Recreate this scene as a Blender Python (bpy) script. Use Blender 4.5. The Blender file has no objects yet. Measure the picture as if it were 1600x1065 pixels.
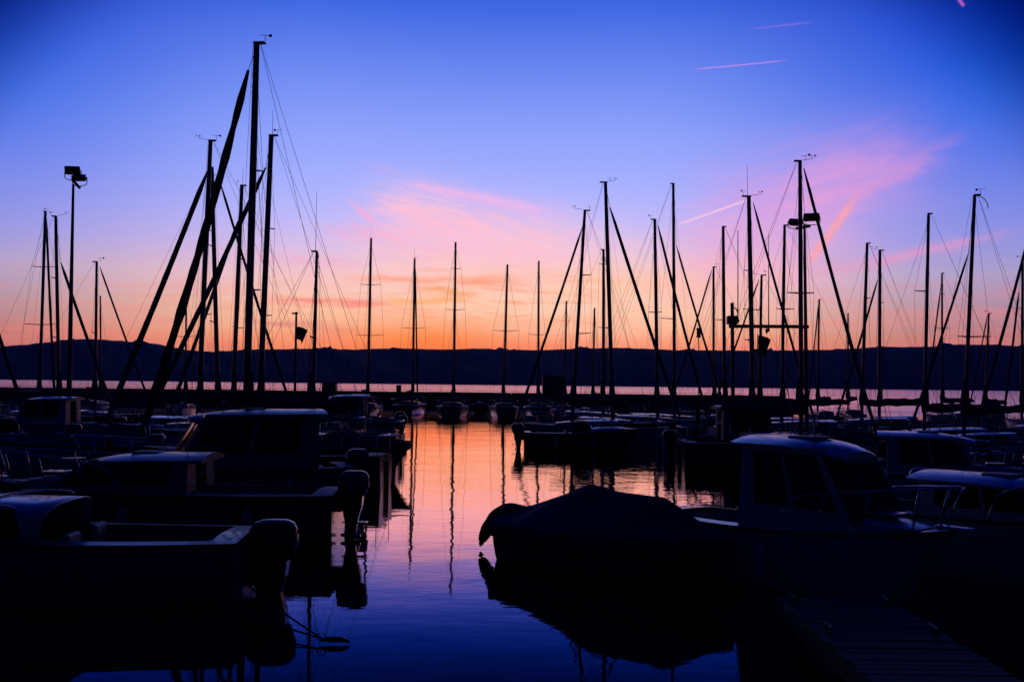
import bpy, math, random
from mathutils import Vector, Matrix
R = math.radians
random.seed(7)
scene = bpy.context.scene
col = scene.collection

# ------------------------------------------------------------------ camera
CAM_H = 3.0
FPX = 1555.6                      # 35 mm on a 36 mm sensor, 1600 px wide
PITCH, ROLL = R(2.52), R(0.64)
cam_d = bpy.data.cameras.new('camera')
cam = bpy.data.objects.new('camera', cam_d)
col.objects.link(cam)
cam_d.lens = 35.0
cam_d.sensor_width = 36.0
cam_d.sensor_fit = 'HORIZONTAL'
cam_d.clip_start = 0.1
cam_d.clip_end = 60000
fwd = Vector((0, math.cos(PITCH), math.sin(PITCH)))
up0 = Vector((0, -math.sin(PITCH), math.cos(PITCH)))
rt0 = Vector((1, 0, 0))
rt = rt0 * math.cos(ROLL) + up0 * math.sin(ROLL)
up = up0 * math.cos(ROLL) - rt0 * math.sin(ROLL)
CAM = Vector((0, 0, CAM_H))
m = Matrix((rt, up, -fwd)).transposed().to_4x4()
m.translation = CAM
cam.matrix_world = m
scene.camera = cam


def ray(x, y):
    return fwd + rt * ((x - 800) / FPX) + up * ((532.5 - y) / FPX)


def at(x, y, D):
    """the point of the place that a photo position shows at depth Y = D"""
    d = ray(x, y)
    return CAM + d * (D / d.y)


def px_of(p):
    d = p - CAM
    k = d.dot(fwd)
    return 800 + FPX * d.dot(rt) / k, 532.5 - FPX * d.dot(up) / k


def azel(x, y):
    d = ray(x, y).normalized()
    return math.degrees(math.atan2(d.x, d.y)), math.degrees(math.asin(d.z))


# ------------------------------------------------------------------ exposure
vs = scene.view_settings
vs.view_transform = 'Standard'
vs.look = 'None'
vs.exposure = 0.0
vs.gamma = 1.0
vs.use_curve_mapping = False
scene.cycles.max_bounces = 4
scene.cycles.diffuse_bounces = 2
scene.cycles.use_denoising = True
scene.cycles.blur_glossy = 0.0

# ------------------------------------------------------------------ dusk sky
world = bpy.data.worlds.new('World')
scene.world = world
world.use_nodes = True
nt = world.node_tree
nt.nodes.clear()


def lin(c):
    out = []
    for v in c:
        v = v / 255.0
        out.append(v / 12.92 if v <= 0.04045 else ((v + 0.055) / 1.055) ** 2.4)
    return tuple(out)


def M(op, *args, clamp=False):
    n = nt.nodes.new('ShaderNodeMath')
    n.operation = op
    n.use_clamp = clamp
    for i, a in enumerate(args):
        if isinstance(a, (int, float)):
            n.inputs[i].default_value = a
        else:
            nt.links.new(a, n.inputs[i])
    return n.outputs[0]


def smooth(v, a, b):
    n = nt.nodes.new('ShaderNodeMapRange')
    n.interpolation_type = 'SMOOTHSTEP'
    nt.links.new(v, n.inputs['Value'])
    n.inputs['From Min'].default_value = a
    n.inputs['From Max'].default_value = b
    return n.outputs['Result']


def vec(x, y, z=0.0):
    n = nt.nodes.new('ShaderNodeCombineXYZ')
    for i, a in enumerate((x, y, z)):
        if isinstance(a, (int, float)):
            n.inputs[i].default_value = a
        else:
            nt.links.new(a, n.inputs[i])
    return n.outputs[0]


def noise(v, scale, detail=4.0, rough=0.55, dist=0.0):
    n = nt.nodes.new('ShaderNodeTexNoise')
    nt.links.new(v, n.inputs['Vector'])
    n.inputs['Scale'].default_value = scale
    n.inputs['Detail'].default_value = detail
    n.inputs['Roughness'].default_value = rough
    n.inputs['Distortion'].default_value = dist
    return n.outputs['Fac']


def mixc(f, a, b):
    n = nt.nodes.new('ShaderNodeMix')
    n.data_type = 'RGBA'
    for sock, a_ in ((n.inputs[0], f), (n.inputs[6], a), (n.inputs[7], b)):
        if isinstance(a_, tuple):
            sock.default_value = (*a_, 1)
        elif isinstance(a_, (int, float)):
            sock.default_value = a_
        else:
            nt.links.new(a_, sock)
    return n.outputs[2]


def ramp(f, stops):
    n = nt.nodes.new('ShaderNodeValToRGB')
    cr = n.color_ramp
    cr.interpolation = 'B_SPLINE' if False else 'EASE' if False else 'LINEAR'
    for i, (p, c) in enumerate(stops):
        e = cr.elements[i] if i < 2 else cr.elements.new(min(1, p))
        e.position = min(1, p)
        e.color = (*lin(c), 1)
    nt.links.new(f, n.inputs[0])
    return n.outputs[0]


tc = nt.nodes.new('ShaderNodeTexCoord')
nrm = nt.nodes.new('ShaderNodeVectorMath')
nrm.operation = 'NORMALIZE'
nt.links.new(tc.outputs['Generated'], nrm.inputs[0])
sep = nt.nodes.new('ShaderNodeSeparateXYZ')
nt.links.new(nrm.outputs[0], sep.inputs[0])
AZ = M('MULTIPLY', M('ARCTAN2', sep.outputs[0], sep.outputs[1]), 57.29578)
EL = M('MULTIPLY', M('ARCSINE', sep.outputs[2]), 57.29578)
EF = M('POWER', M('DIVIDE', M('MAXIMUM', EL, 0.0), 90.0), 0.5)


def st(rows):
    return [(math.sqrt(e / 90.0), c) for e, c in rows]


toward = ramp(EF, st([(0, (238, 114, 76)), (2.2, (252, 152, 106)), (3.2, (254, 184, 144)), (4.3, (254, 198, 164)),
                      (6.0, (248, 198, 196)), (7.6, (220, 192, 230)), (9.3, (192, 186, 250)), (11.2, (169, 178, 255)),
                      (14.1, (144, 163, 252)), (17.5, (109, 137, 242)), (20.8, (65, 106, 228)), (24, (36, 78, 204)), (28, (14, 46, 158)),
                      (40, (4, 20, 92)), (60, (2, 10, 56)), (90, (1, 7, 42))]))
aside = ramp(EF, st([(0, (192, 88, 84)), (2.6, (184, 116, 112)), (4.4, (172, 140, 162)),
                     (6.0, (170, 158, 200)), (8.0, (142, 146, 226)), (10.2, (118, 134, 230)), (12.5, (86, 118, 232)), (14.7, (52, 104, 228)),
                     (16.8, (24, 86, 220)), (19.3, (8, 66, 206)), (22, (4, 40, 168)), (28, (2, 14, 96)),
                     (40, (1, 8, 56)), (60, (1, 6, 42)), (90, (1, 5, 36))]))
behind = ramp(EF, st([(0, (3, 6, 44)), (6, (2, 5, 42)), (20, (1, 5, 40)), (45, (1, 5, 38)), (90, (1, 5, 36))]))
AAZ = M('ABSOLUTE', M('ADD', AZ, 2.0))                               # the sun set a little left of straight ahead
sky = mixc(smooth(AAZ, 8.0, 30.0), toward, aside)
DAZ = M('ADD', AZ, 0.6)
DIS = M('SQRT', M('ADD', M('MULTIPLY', DAZ, DAZ), M('POWER', M('MULTIPLY', M('MAXIMUM', EL, 0.0), 1.15), 2.0)))
deep = M('MULTIPLY', smooth(DIS, 29.5, 37.0), smooth(EL, 3.0, 12.0))
sky = mixc(deep, sky, lin((0, 13, 104)))                              # lens corner falloff put into the sky colour, darker away from the glow
sky = mixc(smooth(AAZ, 31.0, 75.0), sky, behind)

# thin cloud and condensation trails, laid out in sky directions
P = vec(AZ, EL)
w1 = M('SUBTRACT', noise(vec(M('MULTIPLY', AZ, 0.35), EL), 0.9, 3.0), 0.5)
w2 = M('SUBTRACT', noise(vec(M('MULTIPLY', AZ, 0.35), EL, 7.3), 0.9, 3.0), 0.5)
WA = M('ADD', AZ, M('MULTIPLY', w1, 2.4))
WE = M('ADD', EL, M('MULTIPLY', w2, 1.1))


def blob(x0, y0, x1, y1, wpx, pw=4.0, warp=True):
    """soft elongated patch of cloud between two sky directions"""
    a0, e0 = azel(x0, y0)
    a1, e1 = azel(x1, y1)
    ca, ce = (a0 + a1) / 2, (e0 + e1) / 2
    L = math.hypot(a1 - a0, e1 - e0) / 2
    ux, uy = (a1 - a0) / (2 * L), (e1 - e0) / (2 * L)
    A, E = (WA, WE) if warp else (AZ, EL)
    da, de = M('SUBTRACT', A, ca), M('SUBTRACT', E, ce)
    al = M('ADD', M('MULTIPLY', da, ux / L), M('MULTIPLY', de, uy / L))
    w = wpx * 0.0368
    ac = M('ADD', M('MULTIPLY', da, -uy / w), M('MULTIPLY', de, ux / w))
    q = M('ADD', M('POWER', M('ABSOLUTE', al), pw), M('MULTIPLY', ac, ac))
    return M('EXPONENT', M('MULTIPLY', q, -1.0))


wisp = smooth(noise(vec(M('MULTIPLY', M('ADD', AZ, M('MULTIPLY', EL, 1.2)), 0.22), M('ADD', EL, M('MULTIPLY', AZ, 0.16))), 1.5, 9.0, 0.62, 0.9), 0.36, 0.62)
wisp2 = smooth(noise(vec(M('MULTIPLY', AZ, 0.10), EL, 3.0), 1.9, 8.0, 0.62, 0.5), 0.42, 0.66)
wisp3 = smooth(noise(vec(M('MULTIPLY', M('SUBTRACT', AZ, M('MULTIPLY', EL, 1.4)), 0.22), M('SUBTRACT', EL, M('MULTIPLY', AZ, 0.2))), 1.2, 9.0, 0.62, 0.9), 0.30, 0.66)


def lay(mask, opacity, c, tex=None, k=1.0):
    global sky
    f = M('MULTIPLY', mask, opacity)
    if tex is not None:
        f = M('MULTIPLY', f, M('ADD', M('MULTIPLY', tex, k), 1.0 - k))
    sky = mixc(f, sky, lin(c))


fila = smooth(noise(vec(M('MULTIPLY', M('SUBTRACT', AZ, M('MULTIPLY', EL, 0.3)), 0.30), M('MULTIPLY', M('ADD', EL, M('MULTIPLY', AZ, 0.28)), 2.2)), 1.6, 8.0, 0.6, 0.5), 0.40, 0.66)
streaks = smooth(noise(vec(M('MULTIPLY', AZ, 0.09), M('ADD', EL, M('MULTIPLY', AZ, 0.03)), 9.1), 2.6, 8.0, 0.65, 0.6), 0.50, 0.66)
front = M('MULTIPLY', smooth(EL, 0.2, 1.5), M('SUBTRACT', 1.0, smooth(EL, 4.2, 7.0)))
lay(M('MULTIPLY', front, M('SUBTRACT', 1.0, smooth(AAZ, 31, 80))), 0.30, (244, 130, 130), wisp2)        # low streaks all along the west
lay(blob(575, 412, 1030, 442, 66, 4), 0.95, (255, 208, 214), wisp, 0.55)                               # wide veil over the glow
lay(blob(600, 460, 1080, 465, 58, 4), 0.85, (255, 206, 168), wisp2, 0.35)
lay(blob(600, 312, 850, 405, 38, 4), 0.95, (255, 200, 218), fila, 0.55)                                # bright brow of the veil
lay(blob(600, 312, 700, 352, 15, 3, False), 0.75, (255, 192, 216), fila, 0.5)
lay(blob(590, 350, 760, 380, 26, 3), 0.60, (255, 186, 216), fila, 0.7)
lay(blob(590, 335, 930, 392, 46, 4), 0.80, (255, 192, 214), fila, 0.55)
lay(blob(600, 420, 900, 432, 26, 4), 0.55, (255, 186, 178), streaks, 0.6)
lay(blob(650, 289, 848, 329, 9, 4, False), 0.85, (248, 184, 230), wisp, 0.45)
lay(blob(552, 320, 590, 352, 5, 2, False), 0.75, (252, 172, 214))
lay(blob(575, 255, 615, 272, 8, 2), 0.25, (210, 160, 235))
lay(blob(360, 395, 570, 412, 9, 4), 0.55, (244, 168, 205), fila, 0.5)
lay(blob(500, 355, 620, 372, 8, 4), 0.45, (246, 172, 214), fila, 0.5)
lay(blob(420, 472, 620, 475, 6, 4), 0.80, (252, 120, 116), wisp2, 0.4)
lay(blob(560, 436, 800, 438, 6, 4), 0.75, (254, 150, 104), wisp2, 0.3)
lay(blob(600, 470, 730, 467, 6, 4), 0.65, (254, 172, 84))
lay(blob(640, 452, 740, 460, 5, 4), 0.75, (248, 160, 92))
lay(blob(380, 500, 590, 520, 8, 4), 0.60, (206, 90, 116), wisp2, 0.5)
lay(blob(620, 500, 1000, 502, 9, 4), 0.40, (255, 160, 110), wisp2, 0.6)
lay(blob(820, 430, 1080, 440, 18, 4), 0.45, (255, 190, 140), wisp2, 0.4)
lay(blob(560, 470, 960, 476, 46, 4), 0.60, (255, 146, 104), streaks)
lay(blob(540, 372, 700, 396, 16, 4), 0.45, (255, 178, 206), fila, 0.6)
lay(blob(540, 541, 790, 541, 40, 2, False), 0.90, (255, 140, 40))                                      # where the sun went down
lay(blob(380, 543, 1050, 543, 24, 2, False), 0.55, (252, 118, 74))
lay(blob(1100, 340, 1440, 250, 66, 4), 0.58, (226, 154, 222), wisp3, 0.4)                              # pink plume
lay(blob(1220, 325, 1400, 250, 40, 4), 0.45, (242, 160, 208), wisp3, 0.5)
lay(blob(1060, 400, 1330, 385, 64, 4), 0.62, (250, 172, 206), wisp, 0.5)
lay(blob(1000, 460, 1250, 440, 40, 4), 0.5, (255, 190, 172), wisp2, 0.4)
lay(blob(1290, 425, 1560, 368, 9, 4), 0.55, (240, 152, 190), wisp, 0.3)
lay(blob(1262, 412, 1336, 310, 6.5, 6, False), 0.95, (255, 162, 168), fila, 0.25)                      # old spread trail
lay(blob(1325, 320, 1480, 224, 10, 3), 0.30, (240, 152, 205), wisp, 0.3)
lay(blob(1062, 350, 1166, 313, 1.6, 12, False), 0.85, (255, 200, 226))
lay(blob(1088, 108, 1224, 95, 0.85, 10, False), 0.55, (236, 150, 226))
lay(blob(1178, 45, 1266, 35, 1.2, 6, False), 0.28, (190, 130, 226))
lay(blob(1496, -4, 1506, 10, 2.0, 8, False), 0.60, (226, 120, 216))

bg = nt.nodes.new('ShaderNodeBackground')
nt.links.new(sky, bg.inputs['Color'])
# the band near the horizon is seen through kilometres of evening air (see haze below), which takes some of its light
HAZE = 3.6e-5
path = M('MINIMUM', M('DIVIDE', 417.0, M('MAXIMUM', M('TANGENT', M('DIVIDE', EL, 57.29578)), 0.001)), 10500.0)
nt.links.new(M('EXPONENT', M('MULTIPLY', path, HAZE)), bg.inputs['Strength'])
wo = nt.nodes.new('ShaderNodeOutputWorld')
nt.links.new(bg.outputs[0], wo.inputs['Surface'])
world.cycles.sampling_method = 'NONE'


# ------------------------------------------------------------------ materials
def mat(name, c, rough=0.5, metal=0.0, var=0.12, scale=6.0, bump=0.0, coat=0.0, rvar=0.1, spec=0.5, ior=1.45):
    mt = bpy.data.materials.new(name)
    mt.use_nodes = True
    t = mt.node_tree
    b = t.nodes['Principled BSDF']
    b.inputs['Metallic'].default_value = metal
    b.inputs['Coat Weight'].default_value = coat
    b.inputs['Specular IOR Level'].default_value = spec
    b.inputs['IOR'].default_value = ior
    tx = t.nodes.new('ShaderNodeTexCoord')
    n = t.nodes.new('ShaderNodeTexNoise')
    n.inputs['Scale'].default_value = scale
    n.inputs['Detail'].default_value = 5
    t.links.new(tx.outputs['Object'], n.inputs['Vector'])
    r = t.nodes.new('ShaderNodeValToRGB')
    r.color_ramp.elements[0].position = 0.3
    r.color_ramp.elements[1].position = 0.7
    r.color_ramp.elements[0].color = (*[v * (1 - var) for v in c], 1)
    r.color_ramp.elements[1].color = (*[min(1, v * (1 + var)) for v in c], 1)
    t.links.new(n.outputs['Fac'], r.inputs[0])
    t.links.new(r.outputs[0], b.inputs['Base Color'])
    mr = t.nodes.new('ShaderNodeMapRange')
    mr.inputs['To Min'].default_value = max(0.02, rough - rvar)
    mr.inputs['To Max'].default_value = min(1, rough + rvar)
    t.links.new(n.outputs['Fac'], mr.inputs['Value'])
    t.links.new(mr.outputs[0], b.inputs['Roughness'])
    if bump:
        bp = t.nodes.new('ShaderNodeBump')
        bp.inputs['Distance'].default_value = bump
        t.links.new(n.outputs['Fac'], bp.inputs['Height'])
        t.links.new(bp.outputs[0], b.inputs['Normal'])
    return mt


MT = dict(
    white=mat('white_gelcoat', (0.45, 0.45, 0.45), 0.28, var=0.05, coat=0.25),
    cream=mat('cream_gelcoat', (0.36, 0.33, 0.28), 0.34, var=0.06, coat=0.2),
    navy=mat('navy_gelcoat', (0.02, 0.03, 0.08), 0.22, var=0.1, coat=0.3),
    grey=mat('grey_gelcoat', (0.15, 0.16, 0.18), 0.35, var=0.08, coat=0.2),
    red=mat('oxide_red_gelcoat', (0.16, 0.03, 0.025), 0.35, var=0.1, coat=0.2),
    deck=mat('nonslip_deck', (0.32, 0.32, 0.31), 0.6, var=0.08, scale=40, bump=0.002),
    teak=mat('weathered_teak', (0.035, 0.026, 0.02), 0.7, var=0.25, scale=18, bump=0.003),
    canvas=mat('blue_canvas', (0.025, 0.035, 0.12), 0.85, var=0.15, scale=9, bump=0.01, spec=0.2),
    canvas2=mat('grey_canvas', (0.06, 0.06, 0.07), 0.9, var=0.18, scale=9, bump=0.01, spec=0.2),
    canvas3=mat('green_canvas', (0.02, 0.05, 0.035), 0.9, var=0.18, scale=9, bump=0.01, spec=0.2),
    sail=mat('sail_cloth', (0.10, 0.10, 0.13), 0.8, var=0.15, scale=8, bump=0.008, spec=0.2),
    alu=mat('anodised_aluminium', (0.16, 0.16, 0.17), 0.45, metal=0.6, var=0.1, scale=20),
    steel=mat('stainless_steel', (0.55, 0.55, 0.55), 0.22, metal=1.0, var=0.08, scale=30),
    paint=mat('grey_pole_paint', (0.10, 0.11, 0.12), 0.5, var=0.15, scale=12),
    rope=mat('rope', (0.10, 0.09, 0.08), 0.9, var=0.25, scale=60, spec=0.1),
    wire=mat('rigging_wire', (0.12, 0.12, 0.12), 0.5, metal=0.5, var=0.1, scale=60),
    glass=mat('tinted_window', (0.004, 0.005, 0.007), 0.05, var=0.2, rvar=0.03, spec=0.35),
    rubber=mat('black_rubber', (0.012, 0.012, 0.012), 0.7, var=0.2, scale=20),
    motor=mat('black_motor_cowl', (0.015, 0.016, 0.018), 0.25, var=0.15, coat=0.3),
    motor2=mat('grey_motor_cowl', (0.10, 0.10, 0.11), 0.3, var=0.12, coat=0.3),
    concrete=mat('wet_concrete', (0.16, 0.155, 0.15), 0.85, var=0.3, scale=1.4, bump=0.02, spec=0.2),
    vinyl=mat('seat_vinyl', (0.30, 0.28, 0.26), 0.5, var=0.1, scale=12),
    flag=mat('dark_flag_cloth', (0.08, 0.02, 0.03), 0.9, var=0.2, spec=0.1),
    float=mat('mooring_float', (0.20, 0.06, 0.02), 0.5, var=0.25, scale=14),
    fender=mat('fender_vinyl', (0.35, 0.35, 0.38), 0.45, var=0.15, scale=10),
    lamp=mat('floodlight_housing', (0.03, 0.03, 0.035), 0.5, var=0.15, scale=20),
)


# ------------------------------------------------------------------ mesh helpers
class MB:
    def __init__(self):
        self.v, self.f = [], []

    def add(self, vs_, fs_):
        o = len(self.v)
        self.v += [Vector(p) for p in vs_]
        self.f += [tuple(i + o for i in f) for f in fs_]

    def box(self, c, s, rz=0.0, taper=1.0, bev=0.0):
        cx, cy, cz = c
        hx, hy, hz = s[0] / 2, s[1] / 2, s[2] / 2
        b = min(bev, hx * .6, hy * .6, hz * .6)
        ca, sa = math.cos(rz), math.sin(rz)
        rings = []
        lv = [(-hz, 1.0, b), (-hz + b, 1.0, 0), (hz - b, taper, 0), (hz, taper, b)] if b else [(-hz, 1, 0), (hz, taper, 0)]
        for z, k, ins in lv:
            X, Y = hx * k - ins, hy * k - ins
            c_ = max(0.0, b - ins * 0.5)
            pts = [(-X, -Y + c_), (-X + c_, -Y), (X - c_, -Y), (X, -Y + c_), (X, Y - c_), (X - c_, Y), (-X + c_, Y), (-X, Y - c_)] if b else [(-X, -Y), (X, -Y), (X, Y), (-X, Y)]
            rings.append([Vector((cx + x * ca - y * sa, cy + x * sa + y * ca, cz + z)) for x, y in pts])
        self.rings(rings, True, True)

    def rings(self, rings, cap0=False, cap1=False, closed=True):
        n = len(rings[0])
        vs_ = [p for r in rings for p in r]
        fs_ = []
        for i in range(len(rings) - 1):
            for j in range(n if closed else n - 1):
                k = (j + 1) % n
                fs_.append((i * n + j, i * n + k, (i + 1) * n + k, (i + 1) * n + j))
        if cap0:
            fs_.append(tuple(range(n))[::-1])
        if cap1:
            fs_.append(tuple((len(rings) - 1) * n + j for j in range(n)))
        self.add(vs_, fs_)

    def tube(self, pts, r, n=6, cap=True, flat=1.0, updir=None):
        pts = [Vector(p) for p in pts]
        rs = r if isinstance(r, (list, tuple)) else [r] * len(pts)
        rings = []
        for i, p in enumerate(pts):
            d = (pts[min(i + 1, len(pts) - 1)] - pts[max(i - 1, 0)])
            d = d.normalized() if d.length > 1e-9 else Vector((0, 0, 1))
            ref = updir or (Vector((0, 0, 1)) if abs(d.z) < 0.9 else Vector((1, 0, 0)))
            a = d.cross(ref).normalized()
            b = a.cross(d).normalized()
            rings.append([p + (a * math.cos(2 * math.pi * k / n) + b * math.sin(2 * math.pi * k / n) * flat) * rs[i] for k in range(n)])
        self.rings(rings, cap, cap)

    def build(self, name, material, parent=None, smooth=False, off=None):
        me = bpy.data.meshes.new(name)
        o = off or Vector((0, 0, 0))
        me.from_pydata([tuple(p - o) for p in self.v], [], self.f)
        me.materials.append(MT[material] if isinstance(material, str) else material)
        if smooth:
            me.polygons.foreach_set('use_smooth', [True] * len(me.polygons))
        me.update()
        ob = bpy.data.objects.new(name, me)
        col.objects.link(ob)
        if parent:
            ob.parent = parent
        return ob


def tag(o, label, cat, group=None, kind=None):
    if label:
        o['label'] = label
    if cat:
        o['category'] = cat
    if group:
        o['group'] = group
    if kind:
        o['kind'] = kind
    return o


def empty(name, loc=(0, 0, 0), rz=0.0):
    o = bpy.data.objects.new(name, None)
    o.empty_display_size = 0.3
    o.location = loc
    o.rotation_euler = (0, 0, rz)
    col.objects.link(o)
    return o


def lerp(a, b, t):
    return a + (b - a) * t


def tube_part(name, pts, r, material, parent, n=6, smooth=True, **k):
    b = MB()
    b.tube(pts, r, n, **k)
    return b.build(name, material, parent, smooth)


# ------------------------------------------------------------------ the setting: water, hills, breakwater
def water_material():
    mt = bpy.data.materials.new('harbour_water')
    mt.use_nodes = True
    t = mt.node_tree
    t.nodes.remove(t.nodes['Principled BSDF'])
    g = t.nodes.new('ShaderNodeNewGeometry')
    sp = t.nodes.new('ShaderNodeSeparateXYZ')
    t.links.new(g.outputs['Position'], sp.inputs[0])

    def nz(scale, sx, sy, detail, rough=0.5, dist=0.0):
        mp = t.nodes.new('ShaderNodeMapping')
        mp.inputs['Scale'].default_value = (sx, sy, 1)
        t.links.new(g.outputs['Position'], mp.inputs['Vector'])
        n = t.nodes.new('ShaderNodeTexNoise')
        n.inputs['Scale'].default_value = scale
        n.inputs['Detail'].default_value = detail
        n.inputs['Roughness'].default_value = rough
        n.inputs['Distortion'].default_value = dist
        t.links.new(mp.outputs[0], n.inputs['Vector'])
        return n.outputs['Fac']

    def mm(op, a, b_):
        n = t.nodes.new('ShaderNodeMath')
        n.operation = op
        for i, q in enumerate((a, b_)):
            if isinstance(q, (int, float)):
                n.inputs[i].default_value = q
            else:
                t.links.new(q, n.inputs[i])
        return n.outputs[0]

    def mr(v, a, b_, c, d):
        n = t.nodes.new('ShaderNodeMapRange')
        t.links.new(v, n.inputs['Value'])
        for k, q in zip(('From Min', 'From Max', 'To Min', 'To Max'), (a, b_, c, d)):
            n.inputs[k].default_value = q
        return n.outputs['Result']
    calm = nz(0.55, 0.7, 1.0, 3.0, 0.5, 0.3)
    small = nz(3.0, 0.45, 1.0, 3.0, 0.55, 0.2)
    breeze = mr(nz(0.05, 0.6, 1.0, 2.0), 0.35, 0.7, 0.45, 1.7)
    h = mm('ADD', mm('MULTIPLY', calm, 0.016), mm('MULTIPLY', small, 0.0042))
    h = mm('MULTIPLY', mm('MULTIPLY', h, breeze), mr(sp.outputs[1], 9.0, 34.0, 0.40, 1.0))
    far = mr(sp.outputs[1], 85.0, 130.0, 0.0, 1.0)
    lake = nz(0.16, 0.5, 1.0, 6.0, 0.6, 0.3)
    h = mm('ADD', h, mm('MULTIPLY', mm('MULTIPLY', lake, 0.16), far))
    bp = t.nodes.new('ShaderNodeBump')
    bp.inputs['Strength'].default_value = 1.0
    bp.inputs['Distance'].default_value = 1.0
    t.links.new(h, bp.inputs['Height'])
    # body of the water under a mirror on a steepened Fresnel curve
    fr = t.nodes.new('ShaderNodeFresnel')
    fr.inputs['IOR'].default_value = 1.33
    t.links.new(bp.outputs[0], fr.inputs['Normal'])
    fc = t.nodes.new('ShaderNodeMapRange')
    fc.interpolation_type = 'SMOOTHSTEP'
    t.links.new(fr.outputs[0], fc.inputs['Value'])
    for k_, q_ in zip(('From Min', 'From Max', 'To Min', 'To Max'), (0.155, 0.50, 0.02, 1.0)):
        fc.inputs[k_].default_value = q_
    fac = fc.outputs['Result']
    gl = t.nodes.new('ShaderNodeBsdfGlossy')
    cr = t.nodes.new('ShaderNodeValToRGB')  # reflection tint painted in: blue where seen steeply, warm pink at grazing angles
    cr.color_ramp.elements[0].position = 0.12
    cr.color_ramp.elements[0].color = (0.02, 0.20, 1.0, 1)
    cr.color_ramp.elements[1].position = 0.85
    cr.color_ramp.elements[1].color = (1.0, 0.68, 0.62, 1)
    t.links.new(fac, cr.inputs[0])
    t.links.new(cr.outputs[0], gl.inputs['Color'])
    streak = mr(nz(0.012, 0.12, 1.0, 4.0, 0.6, 0.2), 0.35, 0.65, 0.03, 0.30)
    t.links.new(mm('ADD', mm('MULTIPLY', far, streak), 0.02), gl.inputs['Roughness'])
    t.links.new(bp.outputs[0], gl.inputs['Normal'])
    df = t.nodes.new('ShaderNodeBsdfDiffuse')
    df.inputs['Color'].default_value = (0.001, 0.004, 0.012, 1)
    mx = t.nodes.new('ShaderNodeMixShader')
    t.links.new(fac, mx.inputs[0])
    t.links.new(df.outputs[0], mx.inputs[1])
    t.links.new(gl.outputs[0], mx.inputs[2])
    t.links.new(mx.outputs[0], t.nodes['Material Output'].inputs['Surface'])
    return mt


b = MB()
b.add([(-14000, -600, 0), (14000, -600, 0), (14000, 14000, 0), (-14000, 14000, 0)], [(0, 1, 2, 3)])
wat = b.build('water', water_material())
tag(wat, 'calm dark harbour water mirroring the sunset sky', 'water', kind='structure')

# long wooded ridge on the far shore
ridge = [(-900, 552), (-500, 546), (-200, 542), (0, 541), (40, 538), (70, 535), (110, 531), (150, 530), (185, 532), (215, 534), (245, 537),
         (270, 542), (300, 547), (340, 549), (400, 546), (470, 545), (540, 545), (600, 544), (660, 545), (700, 546), (740, 545),
         (800, 546), (860, 546), (905, 544), (960, 543), (1000, 545), (1060, 547), (1130, 547), (1200, 547), (1270, 547), (1330, 545),
         (1385, 542), (1440, 541), (1500, 538), (1550, 538), (1600, 541), (1800, 546), (2100, 548), (2500, 556)]


def ridge_y(x):
    for (x0, y0), (x1, y1) in zip(ridge, ridge[1:]):
        if x0 <= x <= x1:
            t = (x - x0) / (x1 - x0)
            t = t * t * (3 - 2 * t)
            return y0 + (y1 - y0) * t
    return 556


rnd = random.Random(3)
b = MB()
xs = [-900 + i * 8 for i in range(426)]
octs = [(rnd.uniform(0, 9), f_, a_) for f_, a_ in ((.021, .5), (.05, .3), (.11, .2), (.23, .16), (.5, .14), (1.1, .12))]
rows = []
NR = 9
for j in range(NR):
    t = j / (NR - 1)
    D = 6500 + 3200 * t
    row = []
    for x in xs:
        top = at(x, ridge_y(x) + sum(math.sin(x * f_ * (1 if k else 1) + p) * a_ for k, (p, f_, a_) in enumerate(octs)), 9700)
        X = top.x * D / 9700
        k = t ** 0.8
        gully = 1 + (0.22 * math.sin(x * .045 + 5 * t) + 0.16 * math.sin(x * .11 + 1.3 + 9 * t) + .1 * math.sin(x * .3 + 14 * t)) * t * (1 - t) * 3
        row.append(Vector((X, D, max(-4, (top.z + 4) * k * gully - 4))))
    rows.append(row)
back = [Vector((p.x * 1.3, p.y * 1.3, -4)) for p in rows[-1]]
rows.append(back)
b.rings(rows, closed=False)
hill_m = mat('wooded_hillside', (0.035, 0.045, 0.04), 0.95, var=0.35, scale=0.004, spec=0.05)
hl = b.build('hills', hill_m, smooth=True)
tag(hl, 'long dark wooded ridge on the far shore of the lake', 'hills', kind='structure')

# breakwater wall across the harbour mouth
WALL_Y = 117.5


def wall_thing():
    r = empty('breakwater', (0, WALL_Y, 0))
    tag(r, 'low concrete breakwater wall closing the harbour behind the boats', 'breakwater')
    bb = MB()
    x0, x1 = -96.0, 33.0
    bb.rings([[Vector((x, -0.9, -1.5)), Vector((x, -0.62, 1.76)), Vector((x, 1.1, 1.76)), Vector((x, 1.5, -1.5))] for x in (x0, x1)], True, True)
    bb.build('wall', 'concrete', r)
    cap = None
    n = 64
    for i in range(n):
        if cap is None:
            c = MB()
            c.box((0, 0, 0), (1.985, 1.95, 0.30), bev=0.03)
            cap = c.build('coping_block', 'concrete', r)
            o = cap
        else:
            o = cap.copy()
            col.objects.link(o)
            o.parent = r
        o.location = (x0 + 1 + i * 2.0, 0.25 + rnd.uniform(-.02, .02), 1.91 + rnd.uniform(-.015, .015))
    for i in range(21):
        tb = MB()
        x = x0 + 3 + i * 5.9
        tb.box((x, -0.80, 0.55), (0.22, 0.22, 1.7), bev=.03)
        tb.build('rubbing_post', 'teak', r)
    return r


wall_thing()


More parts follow.
